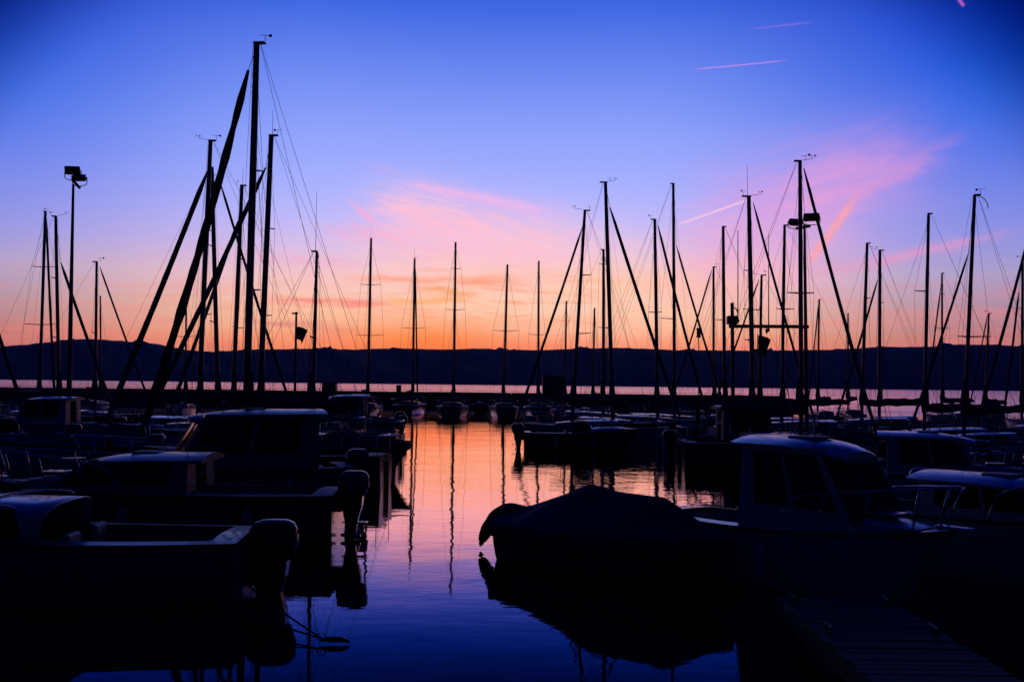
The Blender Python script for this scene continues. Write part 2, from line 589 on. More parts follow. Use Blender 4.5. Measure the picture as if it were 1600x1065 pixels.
# ------------------------------------------------------------------ hull loft (local: +x is the bow, z = 0 the waterline)
def hull_fn(L, B, fb, fb_bow, transom=0.8, fine=0.55, draft=0.35):
    def half(t):      # t: 0 stern .. 1 bow
        if t < fine:
            u = t / fine
            return B / 2 * (transom + (1 - transom) * math.sin(u * math.pi / 2))
        u = (t - fine) / (1 - fine)
        return B / 2 * max(0.0, (1 - u ** 2.3)) ** 0.85

    def sheer(t):
        return fb + (fb_bow - fb) * (t ** 2.2) + 0.03 * (1 - t) ** 3

    def keel(t):
        return -draft * (1 - max(0, (t - 0.6) / 0.4) ** 2.2)
    return half, sheer, keel


def hull_parts(root, L, B, fb, fb_bow, hull_mat='white', deck_mat='deck', transom=0.8, fine=0.5, draft=0.35, rake=0.55,
               well=None, stripe=None, n=20, pre=None):
    """hull, deck, rubbing strake; well = (x0, x1) opens a cockpit sole"""
    half, sheer, keel = hull_fn(L, B, fb, fb_bow, transom, fine, draft)
    T = [1 - (1 - i / n) ** 1.25 if i / n > .5 else i / n * ((1 - .5 ** 1.25) / .5) for i in range(n + 1)]
    T[-1] = 1.0

    def X(t, zrel):    # raked stem: lower points sit further aft near the bow
        return L * t - rake * (1 - zrel) * max(0, (t - .55) / .45) ** 1.6
    rings, edge = [], []
    for t in T:
        h, zs, zk = half(t), sheer(t), keel(t)
        h = max(h, 0.012)
        prof = [(h, 1.0), (h * .985, .80), (h * .94, .45), (h * .86, .12), (h * .80, -.05), (h * .40, -.70), (0.0, -1.0)]
        pts = []
        for (yy, k) in prof:
            z = zs * k if k >= 0 else -zk * k
            pts.append((X(t, max(0, k)), yy, z))
        ring = [Vector((x, -y, z)) for x, y, z in pts] + [Vector((x, y, z)) for x, y, z in pts[::-1][1:]]
        rings.append(ring)
        edge.append((L * t, h, zs))
    hb = MB()
    hb.rings(rings, cap0=True, closed=False)
    hull = hb.build('hull', hull_mat, root, True)
    es = hull.modifiers.new('edges', 'EDGE_SPLIT')
    es.split_angle = R(50)
    # deck with a cockpit well
    db = MB()
    m_ = 8
    drows = []
    for (x, h, zs) in edge:
        row = []
        for j in range(m_ + 1):
            s = -1 + 2 * j / m_
            z = zs - 0.015 + 0.05 * (1 - s * s) * min(1, h)
            row.append(Vector((x, s * h * .985, z)))
        drows.append(row)
    if well:
        w0, w1, wb, wz = well
        vs_ = []
        keep = []
        for i in range(len(drows) - 1):
            for j in range(m_):
                q = (drows[i][j], drows[i][j + 1], drows[i + 1][j + 1], drows[i + 1][j])
                c = sum(q, Vector()) / 4
                if w0 < c.x < w1 and abs(c.y) < wb * half(c.x / L):
                    continue
                keep.append(q)
        for q in keep:
            db.add(q, [(0, 1, 2, 3)])
        hw = wb * half((w0 + w1) / 2 / L) + .05
        wc = MB()
        wc.add([(w0 - .1, -hw, wz), (w1 + .1, -hw, wz), (w1 + .1, hw, wz), (w0 - .1, hw, wz)], [(0, 1, 2, 3)])
        zt = fb - .03
        wc.add([(w0 - .1, -hw, wz), (w1 + .1, -hw, wz), (w1 + .1, -hw, zt), (w0 - .1, -hw, zt)], [(0, 1, 2, 3)])
        wc.add([(w0 - .1, hw, wz), (w1 + .1, hw, wz), (w1 + .1, hw, zt), (w0 - .1, hw, zt)], [(3, 2, 1, 0)])
        wc.add([(w1 + .1, -hw, wz), (w1 + .1, hw, wz), (w1 + .1, hw, zt), (w1 + .1, -hw, zt)], [(0, 1, 2, 3)])
        wc.add([(w0 - .1, -hw, wz), (w0 - .1, hw, wz), (w0 - .1, hw, zt), (w0 - .1, -hw, zt)], [(0, 1, 2, 3)])
        wc.build('cockpit_sole', deck_mat, root)
    else:
        db.rings(drows, closed=False)
    db.build('deck', deck_mat, root, True)
    for s in (-1, 1):
        tube_part('rubbing_strake', [(x, s * (h + .006), z - .03) for x, h, z in edge], 0.028, 'rubber' if stripe is None else stripe, root, 6)
    return half, sheer, edge


def outboard(root, x, y, z, k=1.0, tilt=0.0, cowl='motor'):
    """outboard engine: cowl, leg, propeller, bracket; x,y,z the transom top"""
    e = MB()
    ct, stt = math.cos(tilt), math.sin(tilt)

    def W(px, py, pz):
        return Vector((x + (px * ct + pz * stt) * k, y + py * k, z + (-px * stt + pz * ct) * k))
    rings = []
    for zz, l0, l1, w, in ((.02, -.42, .02, .15), (.10, -.50, .05, .19), (.28, -.56, .06, .205), (.42, -.55, .04, .19), (.50, -.50, -.02, .15), (.535, -.42, -.12, .09)):
        ring = []
        for i in range(12):
            a = 2 * math.pi * i / 12
            ca, sa = math.cos(a), math.sin(a)
            ex = abs(ca) ** .6 * (1 if ca > 0 else -1)
            ey = abs(sa) ** .6 * (1 if sa > 0 else -1)
            ring.append(W((l0 + l1) / 2 + (l1 - l0) / 2 * ex, w * ey, zz))
        rings.append(ring)
    e.rings(rings, True, True)
    c = e.build('outboard_cowl', cowl, root, True)
    l = MB()
    l.rings([[W(-.44, -.12, .06), W(-.03, -.12, .06), W(-.03, .12, .06), W(-.44, .12, .06)],
             [W(-.42, -.11, -.14), W(-.04, -.11, -.14), W(-.04, .11, -.14), W(-.42, .11, -.14)],
             [W(-.36, -.075, -.34), W(-.08, -.075, -.34), W(-.08, .075, -.34), W(-.36, .075, -.34)],
             [W(-.30, -.035, -.75), W(-.14, -.035, -.75), W(-.14, .035, -.75), W(-.30, .035, -.75)],
             [W(-.22, -.012, -1.0), W(-.16, -.012, -1.0), W(-.16, .012, -1.0), W(-.22, .012, -1.0)]], True, True)
    l.rings([[W(-.52, -.13, -.46), W(-.05, -.05, -.46), W(-.05, .05, -.46), W(-.52, .13, -.46)],
             [W(-.52, -.13, -.44), W(-.05, -.05, -.44), W(-.05, .05, -.44), W(-.52, .13, -.44)]], True, True)
    leg = l.build('outboard_leg', 'motor', root)
    p = MB()
    p.tube([W(-.02, 0, -.70), W(-.30, 0, -.70), W(-.40, 0, -.70)], [.03 * k, .055 * k, .03 * k], 8)
    for i in range(3):
        a = i * 2.094
        p.add([W(-.34, .03 * math.cos(a + .5), -.70 + .03 * math.sin(a + .5)), W(-.38, .16 * math.cos(a + .4), -.70 + .16 * math.sin(a + .4)),
               W(-.36, .16 * math.cos(a - .3), -.70 + .16 * math.sin(a - .3)), W(-.36, .03 * math.cos(a - .5), -.70 + .03 * math.sin(a - .5))], [(0, 1, 2, 3)])
    p.build('propeller', 'steel', leg)
    br = MB()
    br.box((x + .02 * k, y, z - .08 * k), (.14 * k, .24 * k, .34 * k), bev=.02)
    br.build('motor_bracket', 'motor', root)
    return c


def bow_rail(root, pts, posts, base, r=.014, name='bow_rail'):
    o = tube_part(name, pts, r, 'steel', root, 8)
    for p, q in zip(posts, base):
        tube_part('stanchion', [p, q], r * .85, 'steel', o, 6)
    return o


def smooth_path(pts, n=6):
    pts = [Vector(p) for p in pts]
    out = []
    for i in range(len(pts) - 1):
        p0, p1, p2, p3 = pts[max(i - 1, 0)], pts[i], pts[i + 1], pts[min(i + 2, len(pts) - 1)]
        for k in range(n):
            t = k / n
            out.append(0.5 * ((2 * p1) + (p2 - p0) * t + (2 * p0 - 5 * p1 + 4 * p2 - p3) * t * t + (3 * p1 - p0 - 3 * p2 + p3) * t ** 3))
    out.append(pts[-1])
    return out


def fenders(root, L, half, sheer, ts, side):
    for t in ts:
        h, z = half(t), sheer(t)
        f = MB()
        c = Vector((L * t, side * (h + .10), z * .45))
        f.tube([c + Vector((0, 0, d)) for d in (-.28, -.24, -.15, .15, .24, .29)], [.03, .08, .10, .10, .08, .03], 10)
        o = f.build('fender', 'fender', root, True)
        tube_part('fender_line', [c + Vector((0, 0, .28)), (L * t, side * h, z)], .008, 'rope', o, 5)


def pane(root, quad, off=0.006, material='glass', frame=True, name='window'):
    """a window: pane with a slim frame, set proud of its wall"""
    q = [Vector(p) for p in quad]
    nrm_ = (q[1] - q[0]).cross(q[3] - q[0]).normalized()
    f = MB()
    c = sum(q, Vector()) / 4
    inn = [lerp(p, c, .0) + nrm_ * off for p in q]
    outq = [p + (p - c).normalized() * .03 for p in q]
    f.add([p + nrm_ * (off + .004) for p in outq] + [p + nrm_ * (off + .012) for p in inn], [(i, (i + 1) % 4, 4 + (i + 1) % 4, 4 + i) for i in range(4)])
    o = f.build(name, 'rubber', root)
    g = MB()
    g.add(inn, [(0, 1, 2, 3)])
    g.build('pane', material, o)
    return o


# ------------------------------------------------------------------ motor boats
def motorboat(name, loc, heading, L, B, kind, label, group, hull='white', fb=.75, fbb=1.0, seed=0, motor=True, cat='motorboat',
              roof_z=1.95, cabin=(.30, .62), canvas='canvas', fend=True, tilt=0.0, mk=1.0, mz=.12, frake=.55, dmat='deck'):
    """loc: middle of the transom at the waterline; heading in degrees (0 = +X, 90 = +Y)"""
    rn = random.Random(seed + int(L * 100))
    r = empty(name, (loc[0], loc[1], 0), R(heading))
    tag(r, label, cat, group)
    well = None
    if kind == 'runabout':
        well = (.35, L * .52, .74, fb * .35)
    elif kind == 'cruiser':
        well = (.35, L * cabin[0], .76, fb * .35)
    elif kind == 'open':
        well = (.3, L * .80, .76, fb * .25)
    half, sheer, edge = hull_parts(r, L, B, fb, fbb, hull, dmat, well=well, rake=.7)
    if motor:
        outboard(r, -.03, 0, fb - mz, mk, tilt, rn.choice(['motor', 'motor', 'motor2']))
    if kind == 'runabout':
        wx = L * .55
        w = half(.55) * .86
        zz = sheer(.55)
        wh = .46
        lean = .34
        fr = tube_part('windshield_frame', smooth_path([(wx - .75, -w, zz), (wx - .62, -w * .98, zz + wh * .9), (wx - .15 - lean * .2, -w * .86, zz + wh), (wx + .10 - lean * .2, 0, zz + wh + .03),
                                           (wx - .15 - lean * .2, w * .86, zz + wh), (wx - .62, w * .98, zz + wh * .9), (wx - .75, w, zz)], 4), .017, 'steel', r, 6)
        for s0, s1 in ((-1, -.34), (-.34, .34), (.34, 1)):
            pane(r, [(wx + .38 - .20 * s0 * s0, s0 * w * .88, zz + .03), (wx + .38 - .20 * s1 * s1, s1 * w * .88, zz + .03),
                     (wx + .06 - .22 * s1 * s1, s1 * w * .84, zz + wh), (wx + .06 - .22 * s0 * s0, s0 * w * .84, zz + wh)], name='windshield')
        for s in (-1, 1):
            pane(r, [(wx + .16, s * w * .92, zz + .03), (wx - .66, s * w * .98, zz + .03), (wx - .58, s * w * .96, zz + wh * .85), (wx - .16, s * w * .88, zz + wh * .97)][::(1 if s < 0 else 1)], name='side_window')
        cb = MB()
        rows_ = []
        for i in range(9):
            t = .57 + .36 * i / 8
            h = half(t) * .82
            zt = sheer(t) + .16 * math.sin(math.pi * min(1, (1 - i / 8) * .7 + .0)) + .02
            rows_.append([Vector((L * t, h * math.cos(math.pi * j / 8), sheer(t) + (zt - sheer(t)) * math.sin(math.pi * j / 8) ** .6)) for j in range(9)])
        cb.rings(rows_, closed=False)
        cb.build('fore_cabin', hull if hull != 'navy' else 'white', r, True)
        for s in (-1, 1):
            sb = MB()
            sb.box((L * .40, s * w * .5, fb * .35 + .22), (.46, .46, .30), bev=.05)
            sb.box((L * .40 - .22, s * w * .5, fb * .35 + .44), (.12, .46, .36), bev=.05)
            sb.build('seat', 'vinyl', r)
        bb = MB()
        bb.box((.55, 0, fb * .35 + .22), (.42, w * 1.5, .36), bev=.05)
        bb.build('stern_bench', 'vinyl', r)
        pts = smooth_path([(L * .64, -half(.64) * .92, sheer(.64)), (L * .68, -half(.68) * .92, sheer(.68) + .28), (L * .85, -half(.85) * .9, sheer(.85) + .34), (L * .985, 0, sheer(1) + .36),
                           (L * .85, half(.85) * .9, sheer(.85) + .34), (L * .68, half(.68) * .92, sheer(.68) + .28), (L * .64, half(.64) * .92, sheer(.64))])
        bow_rail(r, pts, [(L * .8, s * half(.8) * .90, sheer(.8) + .32) for s in (-1, 1)], [(L * .79, s * half(.79) * .92, sheer(.79)) for s in (-1, 1)])
    if kind == 'covered':
        cv = MB()
        rows_ = []
        pk = rn.uniform(.42, .55)
        ph = rn.uniform(.30, .5)
        for i in range(25):
            t = -.012 + 1.0 * i / 24
            tt = min(1, max(0, t))
            h = max(half(tt), .03) + .02
            zr = sheer(tt) + .06 + ph * max(0, 1 - abs(t - pk) / (pk if t < pk else (1 - pk))) ** .9
            row = []
            for j in range(17):
                s = -1 + j / 8
                a = abs(s)
                if a > .9:
                    z = sheer(tt) - .16 * (a - .9) / .1
                    yy = h * (1 if s > 0 else -1)
                else:
                    k = a / .9
                    z = sheer(tt) + .02 + (zr - sheer(tt)) * (1 - k) ** 1.0 - .05 * math.sin(math.pi * k) * (1 + .8 * math.sin(t * 26 + seed))
                    yy = h * (s / .9)
                row.append(Vector((L * t, yy, z + .012 * math.sin(t * 40 + s * 7 + seed))))
            rows_.append(row)
        cv.rings(rows_, closed=False)
        c = cv.build('cover', canvas, r, True)
        sd = c.modifiers.new('thick', 'SOLIDIFY')
        sd.thickness = .01
    if kind == 'cruiser':
        x0, x1 = L * cabin[0], L * cabin[1]
        zb = sheer(.45) + .0
        zt = roof_z
        wb = half(.45) * .80
        wt = half(.45) * .72
        fx = frake        # how far the screen rakes
        # wheelhouse walls: back posts, sides with openings filled by panes, raked screen
        wb_ = MB()
        prof = [(x0, zb), (x1 + fx * .55, zb), (x1, zt), (x0 + .03, zt)]
        ringsL = [Vector((x, -lerp(wb, wt, (z - zb) / (zt - zb)), z)) for x, z in prof]
        ringsR = [Vector((p.x, -p.y, p.z)) for p in ringsL]
        wb_.add(ringsL + ringsR, [(0, 1, 2, 3), (7, 6, 5, 4), (1, 5, 6, 2), (0, 3, 7, 4)])
        cm = {'navy': 'grey', 'grey': 'grey', 'cream': 'cream'}.get(hull, 'white')
        wh_ = wb_.build('wheelhouse', cm, r)
        for s in (-1, 1):
            def sp(u, v, s=s):
                z = lerp(zb, zt, v)
                x = lerp(lerp(x0, x0 + .03, v), lerp(x1 + fx * .55, x1, v), u)
                return Vector((x, s * lerp(wb, wt, v), z))
            qs = ([(.16, .30), (.50, .30), (.50, .90), (.16, .90)], [(.56, .30), (.93, .30), (.93, .90), (.56, .90)])
            for q in qs:
                pp = [sp(*a) for a in q]
                pane(wh_, pp if s < 0 else pp[::-1], name='side_window')
        for y0, y1 in ((-.92, -.04), (.04, .92)):
            def fp(y, v):
                return Vector((lerp(x1 + fx * .55, x1, v), y * lerp(wb, wt, v), lerp(zb, zt, v)))
            pane(wh_, [fp(y0, .16), fp(y1, .16), fp(y1, .92), fp(y0, .92)], name='windshield')
        pane(wh_, [(x0 + .0, wb * .36, zb + .02), (x0 + .0, -wb * .36, zb + .02), (x0 + .028, -wb * .34, zt - .1), (x0 + .028, wb * .34, zt - .1)], name='door')
        # crowned roof with an overhang and a hatch
        rb = MB()
        rows_ = []
        for i in range(13):
            u = i / 12
            x = lerp(x0 - .22, x1 + .30, u)
            w = (wt + .07) * (1 - .48 * max(0, (u - .45) / .55) ** 3.2) * (1 - .12 * max(0, (.12 - u) / .12) ** 2)
            drop = .17 * max(0, (u - .40) / .60) ** 2.2
            row = []
            for j in range(11):
                s = -1 + j / 5
                row.append(Vector((x, s * w, zt + .015 + .10 * (1 - abs(s) ** 2.2) - drop)))
            for j in range(10, -1, -1):
                s = -1 + j / 5
                row.append(Vector((x, s * w * .97, zt - .035 - drop)))
            rows_.append(row)
        rb.rings(rows_, True, True)
        ro = rb.build('roof', cm, r, True)
        em = ro.modifiers.new('edges', 'EDGE_SPLIT')
        em.split_angle = R(45)
        hb = MB()
        hb.box(((x0 + x1) / 2 + .1, 0, zt + .115), (.5, .5, .04), bev=.015)
        hb.build('roof_hatch', 'deck', ro)
        tube_part('antenna', [(x0 + .1, wt * .8, zt + .05), (x0 - .15, wt * .8, zt + 1.3)], .008, 'white', ro, 5)
        tube_part('roof_light', [(x1 - .5, 0, zt + .09), (x1 - .5, 0, zt + .26), (x1 - .5, 0, zt + .32)], [.012, .012, .035], 'white', ro, 8)
        # fore deck: coach roof, hatch, bow rail in two arms, anchor
        cb = MB()
        rows_ = []
        for i in range(9):
            t = cabin[1] + .02 + (.90 - cabin[1]) * i / 8
            h = half(t) * .70
            hh = .20 * (1 - (i / 8) ** 1.6) + .01
            rows_.append([Vector((L * t, h * math.cos(math.pi * j / 10), sheer(t) + .01 + hh * abs(math.sin(math.pi * j / 10)) ** .45)) for j in range(11)])
        cb.rings(rows_, closed=False)
        cb.build('coach_roof', dmat, r, True)
        hb = MB()
        t = cabin[1] + .14
        hb.box((L * t, 0, sheer(t) + .205), (.46, .46, .05), bev=.02)
        hb.build('deck_hatch', 'grey', r)
        for s in (-1, 1):
            t0, t1, t2, t3 = cabin[1] - .10, cabin[1] - .02, .80, .985
            pts = smooth_path([(L * t0, s * half(t0) * .95, sheer(t0)), (L * (t0 + .025), s * half(t0) * .95, sheer(t0) + .36), (L * t1, s * half(t1) * .95, sheer(t1) + .50), (L * t2, s * half(t2) * .93, sheer(t2) + .56),
                               (L * .93, s * half(.93) * .92, sheer(.93) + .58), (L * t3 + .12, s * .16, sheer(1) + .58), (L * t3 + .14, s * .07, sheer(1) + .52)], 6)
            bow_rail(r, pts, [(L * t + .13, s * half(t) * .93, sheer(t) + .55) for t in (.68, .80, .92)] + [(L * t3 + .10, s * .16, sheer(1) + .56)],
                     [(L * t - .02, s * half(t) * .93, sheer(t)) for t in (.68, .80, .92)] + [(L * .965, s * .10, sheer(.97))])
        ab = MB()
        ab.box((L * 1.0, 0, sheer(1) + .03), (.5, .16, .05), bev=.015)
        ab.tube([(L * 1.04, 0, sheer(1) + .05), (L * 1.0 + .30, 0, sheer(1) - .05), (L * 1.0 + .20, 0, sheer(1) - .22)], [.02, .02, .015], 6)
        ab.build('anchor_roller', 'steel', r)
        for s in (-1, 1):
            cl = MB()
            cl.tube([(L * .88 - .09, s * half(.88) * .8, sheer(.88) + .05), (L * .88 + .09, s * half(.88) * .8, sheer(.88) + .05)], .014, 6)
            cl.box((L * .88, s * half(.88) * .8, sheer(.88) + .025), (.06, .03, .05))
            cl.build('cleat', 'steel', r)
    if kind == 'open':
        for i, t in enumerate((.2, .45, .68)):
            bb = MB()
            bb.box((L * t, 0, fb * .62), (.28, half(t) * 1.6, .05), bev=.015)
            bb.build('thwart', 'teak', r)
        cn = MB()
        cn.box((L * .52, 0, fb * .25 + .42), (.42, .60, .84), taper=.8, bev=.05)
        cn.build('console', 'white', r)
    if fend:
        fenders(r, L, half, sheer, [rn.uniform(.2, .3), rn.uniform(.5, .6)], rn.choice((-1, 1)))
    return r, half, sheer


# ------------------------------------------------------------------ sailing boats
CHECK = []


def sailboat(label, top, base, D, w, furl=None, dy=1.0, heading=90, spread=None, hull='white', J=None, Lk=0.36, boom=True, cover='canvas', gear='vane',
             ant=None, hood=False, group='sailing boats moored in the marina', name='sailboat', rag=0.0, lines=0, fb=.95, xlim=None):
    rn = random.Random(int(top[0] * 13 + top[1]))
    mt_, mb_ = at(top[0], top[1], D), at(base[0], base[1], D)
    zd = fb + .25
    k = (mt_.z - zd) / (mt_.z - mb_.z)
    foot = lerp(mt_, mb_, k)                       # mast foot on deck
    H = mt_.z - zd
    rm = min(0.115, max(.045, w * D / FPX / 2))
    if furl:
        (fx0, fy0), (fx1, fy1), fw = furl
        lo, hi = 0.2, 3.0
        for _ in range(50):
            mid = (lo + hi) / 2
            p = at(fx0 + (fx1 - fx0) * mid, fy0 + (fy1 - fy0) * mid, D + dy * mid)
            if p.z > fb + .18:
                lo = mid
            else:
                hi = mid
        bow = at(fx0 + (fx1 - fx0) * lo, fy0 + (fy1 - fy0) * lo, D + dy * lo)
        ftop = at(fx0, fy0, D)
        f = Vector((bow.x - foot.x, bow.y - foot.y, 0))
        Jl = f.length
        f.normalize()
    else:
        f = Vector((math.cos(R(heading)), math.sin(R(heading)), 0))
        Jl = J or H * .28
        bow = foot + f * Jl
        bow.z = fb + .18
        ftop = foot + (mt_ - foot) * .97
        fw = None
    L = max(Jl / Lk, H * .60, 4.5)
    L = min(L, Jl + H * .60)
    if xlim is not None:
        L = min(L, abs((bow.x - xlim) / f.x))
    B = min(3.1, .26 * L + .5)
    s = Vector((-f.y, f.x, 0))
    stern = Vector((bow.x, bow.y, 0)) - f * (L - .05)
    hd = math.atan2(f.y, f.x)
    r = empty(name, (stern.x, stern.y, 0), hd)
    tag(r, label, 'sailboat', group)
    inv = Matrix.Translation((stern.x, stern.y, 0)) @ Matrix.Rotation(hd, 4, 'Z')
    inv = inv.inverted()
    CHECK.append((label, stern + f * L / 2, f, L, B, D))

    def lo_(p):
        return inv @ Vector(p)
    half, sheer, edge = hull_parts(r, L, B, fb, fb + .16, hull, 'deck', transom=.62, fine=.45, draft=.4, rake=L * .09, well=(.4, L * .30, .62, fb * .55), n=16)
    Fl = lo_(foot)
    Tl = lo_(mt_)
    xm = Fl.x
    # coach roof with ports
    cx0, cx1 = L * .33, min(L * .74, xm + L * .12)
    cb = MB()
    rows_ = []
    for i in range(9):
        x = lerp(cx0, cx1, i / 8)
        t = x / L
        h = half(t) * .62
        hh = .34 * (1 - .65 * (i / 8) ** 2)
        rows_.append([Vector((x, h, sheer(t) - .02)), Vector((x, h * .94, sheer(t) + hh * .85)), Vector((x, h * .5, sheer(t) + hh)), Vector((x, 0, sheer(t) + hh * 1.06)),
                      Vector((x, -h * .5, sheer(t) + hh)), Vector((x, -h * .94, sheer(t) + hh * .85)), Vector((x, -h, sheer(t) - .02))])
    cb.rings(rows_, True, True, closed=False)
    cr = cb.build('coach_roof', 'white', r, False)
    if D < 60:
        for sd_ in (-1, 1):
            for u in (.22, .5):
                x = lerp(cx0, cx1, u)
                t = x / L
                h = half(t) * .62
                z = sheer(t)
                q = [(x - .22, sd_ * h * .985, z + .08), (x + .22, sd_ * half((x + .22) / L) * .62 * .985, z + .08), (x + .22, sd_ * half((x + .22) / L) * .62 * .955, z + .22), (x - .22, sd_ * h * .955, z + .22)]
                pane(cr, q if sd_ < 0 else q[::-1], name='port_light', off=.012)
    # mast
    mb = MB()
    a_ = (Tl - Fl).normalized()
    n_ = 10
    mb.tube([lerp(Fl, Tl, q) for q in (-.01, .3, .6, .8, .92, 1.0)], [rm, rm, rm * .98, rm * .92, rm * .85, rm * .8], 10, flat=1.0)
    mast = mb.build('mast', 'alu', r, True)
    ch = MB()
    cw = rn.uniform(2.5, 3.6) if gear != 'none' or ant else 2.2
    ch.box(Tl + Vector((-.03 * cw, 0, .01)), (.04 + rm * cw, rm * 1.5, .06), bev=.01)
    ch.build('masthead_crane', 'alu', mast)
    if gear in ('vane', 'both'):
        v = MB()
        q = Tl + Vector((rn.choice((-1, 1)) * (.1 + rm * 1.5), 0, .05))
        v.tube([q, q + Vector((0, 0, .17))], .008, 4)
        yaw = rn.uniform(0, 6.28)
        d = Vector((math.cos(yaw), math.sin(yaw), 0))
        v.tube([q + d * -.10 + Vector((0, 0, .18)), q + d * .18 + Vector((0, 0, .18))], .008, 4)
        c = q + d * -.10 + Vector((0, 0, .18))
        v.add([c + Vector((0, 0, -.035)), c + d * -.09 + Vector((0, 0, -.05)), c + d * -.09 + Vector((0, 0, .05)), c + Vector((0, 0, .035))], [(0, 1, 2, 3), (3, 2, 1, 0)])
        v.build('wind_vane', 'rubber', mast)
    if gear in ('cups', 'both'):
        v = MB()
        q = Tl + Vector((.1, 0, .05))
        v.tube([q, q + Vector((.45, 0, .08)), q + Vector((.45, 0, .18))], .009, 4)
        for i in range(3):
            a = i * 2.09 + .4
            c = q + Vector((.45 + .09 * math.cos(a), .09 * math.sin(a), .18))
            v.tube([c + Vector((0, 0, -.03)), c, c + Vector((0, 0, .03))], [.010, .026, .010], 6)
        v.build('anemometer', 'rubber', mast)
    if ant:
        tube_part('antenna', [Tl + Vector((-.05, .03, .02)), Tl + Vector((-.05, .03, .02 + ant * D / FPX))], [.011, .006], 'wire', mast, 5)
    # spreaders
    sr = max(.006, D * .00011)
    tips = []
    if spread:
        for (yy, xl, xr) in spread:
            kx = (yy - top[1]) / (base[1] - top[1])
            xc = top[0] + (base[0] - top[0]) * kx
            pc = lo_(at(xc, yy, D))
            pr = []
            for xx in (xl, xr):
                if xx is None:
                    continue
                q = lo_(at(xx, yy + (xx - xc) * .0115 - 1.0, D))
                tube_part('spreader', [pc, q], [.035, .022], 'alu', mast, 6)
                pr.append(q)
            tips.append(pr)
    else:
        for u in ((.52,) if H < 10 else (.38, .68)):
            pc = lerp(Fl, Tl, u)
            hw = (.30 if H < 9 else .42) * B * .5 * (1.25 - u * .5)
            pr = []
            for sd_ in (-1, 1):
                q = pc + Vector((-.12, sd_ * hw, .06))
                tube_part('spreader', [pc, q], [.033, .022], 'alu', mast, 6)
                pr.append(q)
            tips.append(pr)
    tips.sort(key=lambda t_: -t_[0].z)
    # standing rigging
    for i in (0, 1):
        sd_ = -1 if i == 0 else 1
        tp = [t_[i] for t_ in tips if len(t_) > i]
        side = (-1 if (tp and tp[0].y < Fl.y) else 1) if tp else sd_
        chain = Vector((xm - .15, side * half(min(.95, max(0, xm / L))) * .96, sheer(min(1, max(0, xm / L)))))
        tube_part('shroud', [lerp(Fl, Tl, .97)] + tp + [chain], sr, 'wire', r, 4)
        low = tp[-1] if tp else lerp(Fl, Tl, .5)
        tube_part('shroud', [lerp(Fl, Tl, (low.z - Fl.z) / (Tl.z - Fl.z) - .01), chain + Vector((-.35, 0, 0))], sr, 'wire', r, 4)
    if lines >= 2:
        for yy in (-.28, .22):
            tube_part('backstay', [Tl + Vector((-.12, 0, -.02)), Vector((.08 if yy < 0 else L * .10, yy * B, fb + .02))], sr, 'wire', r, 4)
    else:
        tube_part('backstay', [Tl + Vector((-.1, 0, 0)), Vector((.08, 0, fb + .02))], sr, 'wire', r, 4)
    tube_part('halyard', [Tl + Vector((.06, rm * 1.2, -.05)), Fl + Vector((.22 + rm, rm * 1.6, .3))], sr * .9, 'rope', r, 4)
    for i in range(lines):
        tube_part('halyard', [lerp(Fl, Tl, rn.uniform(.86, 1)) + Vector((rm, 0, 0)), Fl + Vector((rn.uniform(-.25, .25) * L, rn.choice((-1, 1)) * B * .40, .05))], sr * .8, 'rope', r, 4)
    # head stay, with the sail rolled round it
    bowl, ftl = lo_(bow), lo_(ftop)
    if fw:
        rf = min(.17, max(.035, fw * D / FPX / 2))
        pts, rs = [], []
        n = 26
        sag = (ftl - bowl).length * (.006 + .02 * rag)
        for i in range(n + 1):
            u = i / n
            p = lerp(ftl, bowl + Vector((0, 0, .25)), u)
            p += Vector((-.5, 0, -.6)) * sag * math.sin(math.pi * u)
            pts.append(p)
            env = min(1, .35 + u * 9) if u < .12 else (1 if u < .93 else lerp(1, .55, (u - .93) / .07))
            lump = 1 + rag * (.22 * math.sin(u * 31 + rn.random()) + .16 * math.sin(u * 57 + 2)) + rn.uniform(-.05, .05)
            rs.append(rf * env * lump * (.86 + .22 * u))
        fo = tube_part('furled_jib', pts, rs, cover if rag else 'sail', r, 9)
        dr = MB()
        dr.tube([bowl + Vector((0, 0, .02)), bowl + Vector((0, 0, .06)), bowl + Vector((0, 0, .2)), bowl + Vector((0, 0, .24))], [.03, .10, .10, .03], 10)
        dr.build('furling_drum', 'alu', fo)
        if (Tl - ftl).length > .5 and ftl.z < Tl.z - .5:
            tube_part('head_stay', [lerp(Fl, Tl, .99), ftl], sr * 1.6, 'wire', r, 4)
    else:
        tube_part('head_stay', [ftl, bowl], sr, 'wire', r, 4)
    # boom with the mainsail flaked under its cover
    if boom:
        bl = min(L * .40, xm - .25)
        g = Fl + Vector((-.1, 0, .85))
        e_ = g + Vector((-bl, rn.uniform(-.15, .15), rn.uniform(-.02, .18)))
        bm = tube_part('boom', [g, e_], .055, 'alu', r, 8)
        pts, rs = [], []
        for i in range(13):
            u = i / 12
            pts.append(lerp(g, e_, u) + Vector((0, 0, .10 + .03 * math.sin(u * 17))))
            rs.append(lerp(.20, .09, u) * (1 + .12 * math.sin(u * 23 + rn.random() * 3)) * (.5 if i in (0, 12) else 1))
        tube_part('sail_cover', pts, rs, cover, r, 9, flat=1.25)
        tube_part('sail_bundle', [g + Vector((.1, 0, -.1)), g + Vector((.06, 0, .3)), g + Vector((.03, 0, .9)), g + Vector((.02, 0, 1.3))], [.10, .20, .14, rm], cover, r, 8)
    # pulpit, pushpit, lifelines
    zt = .58
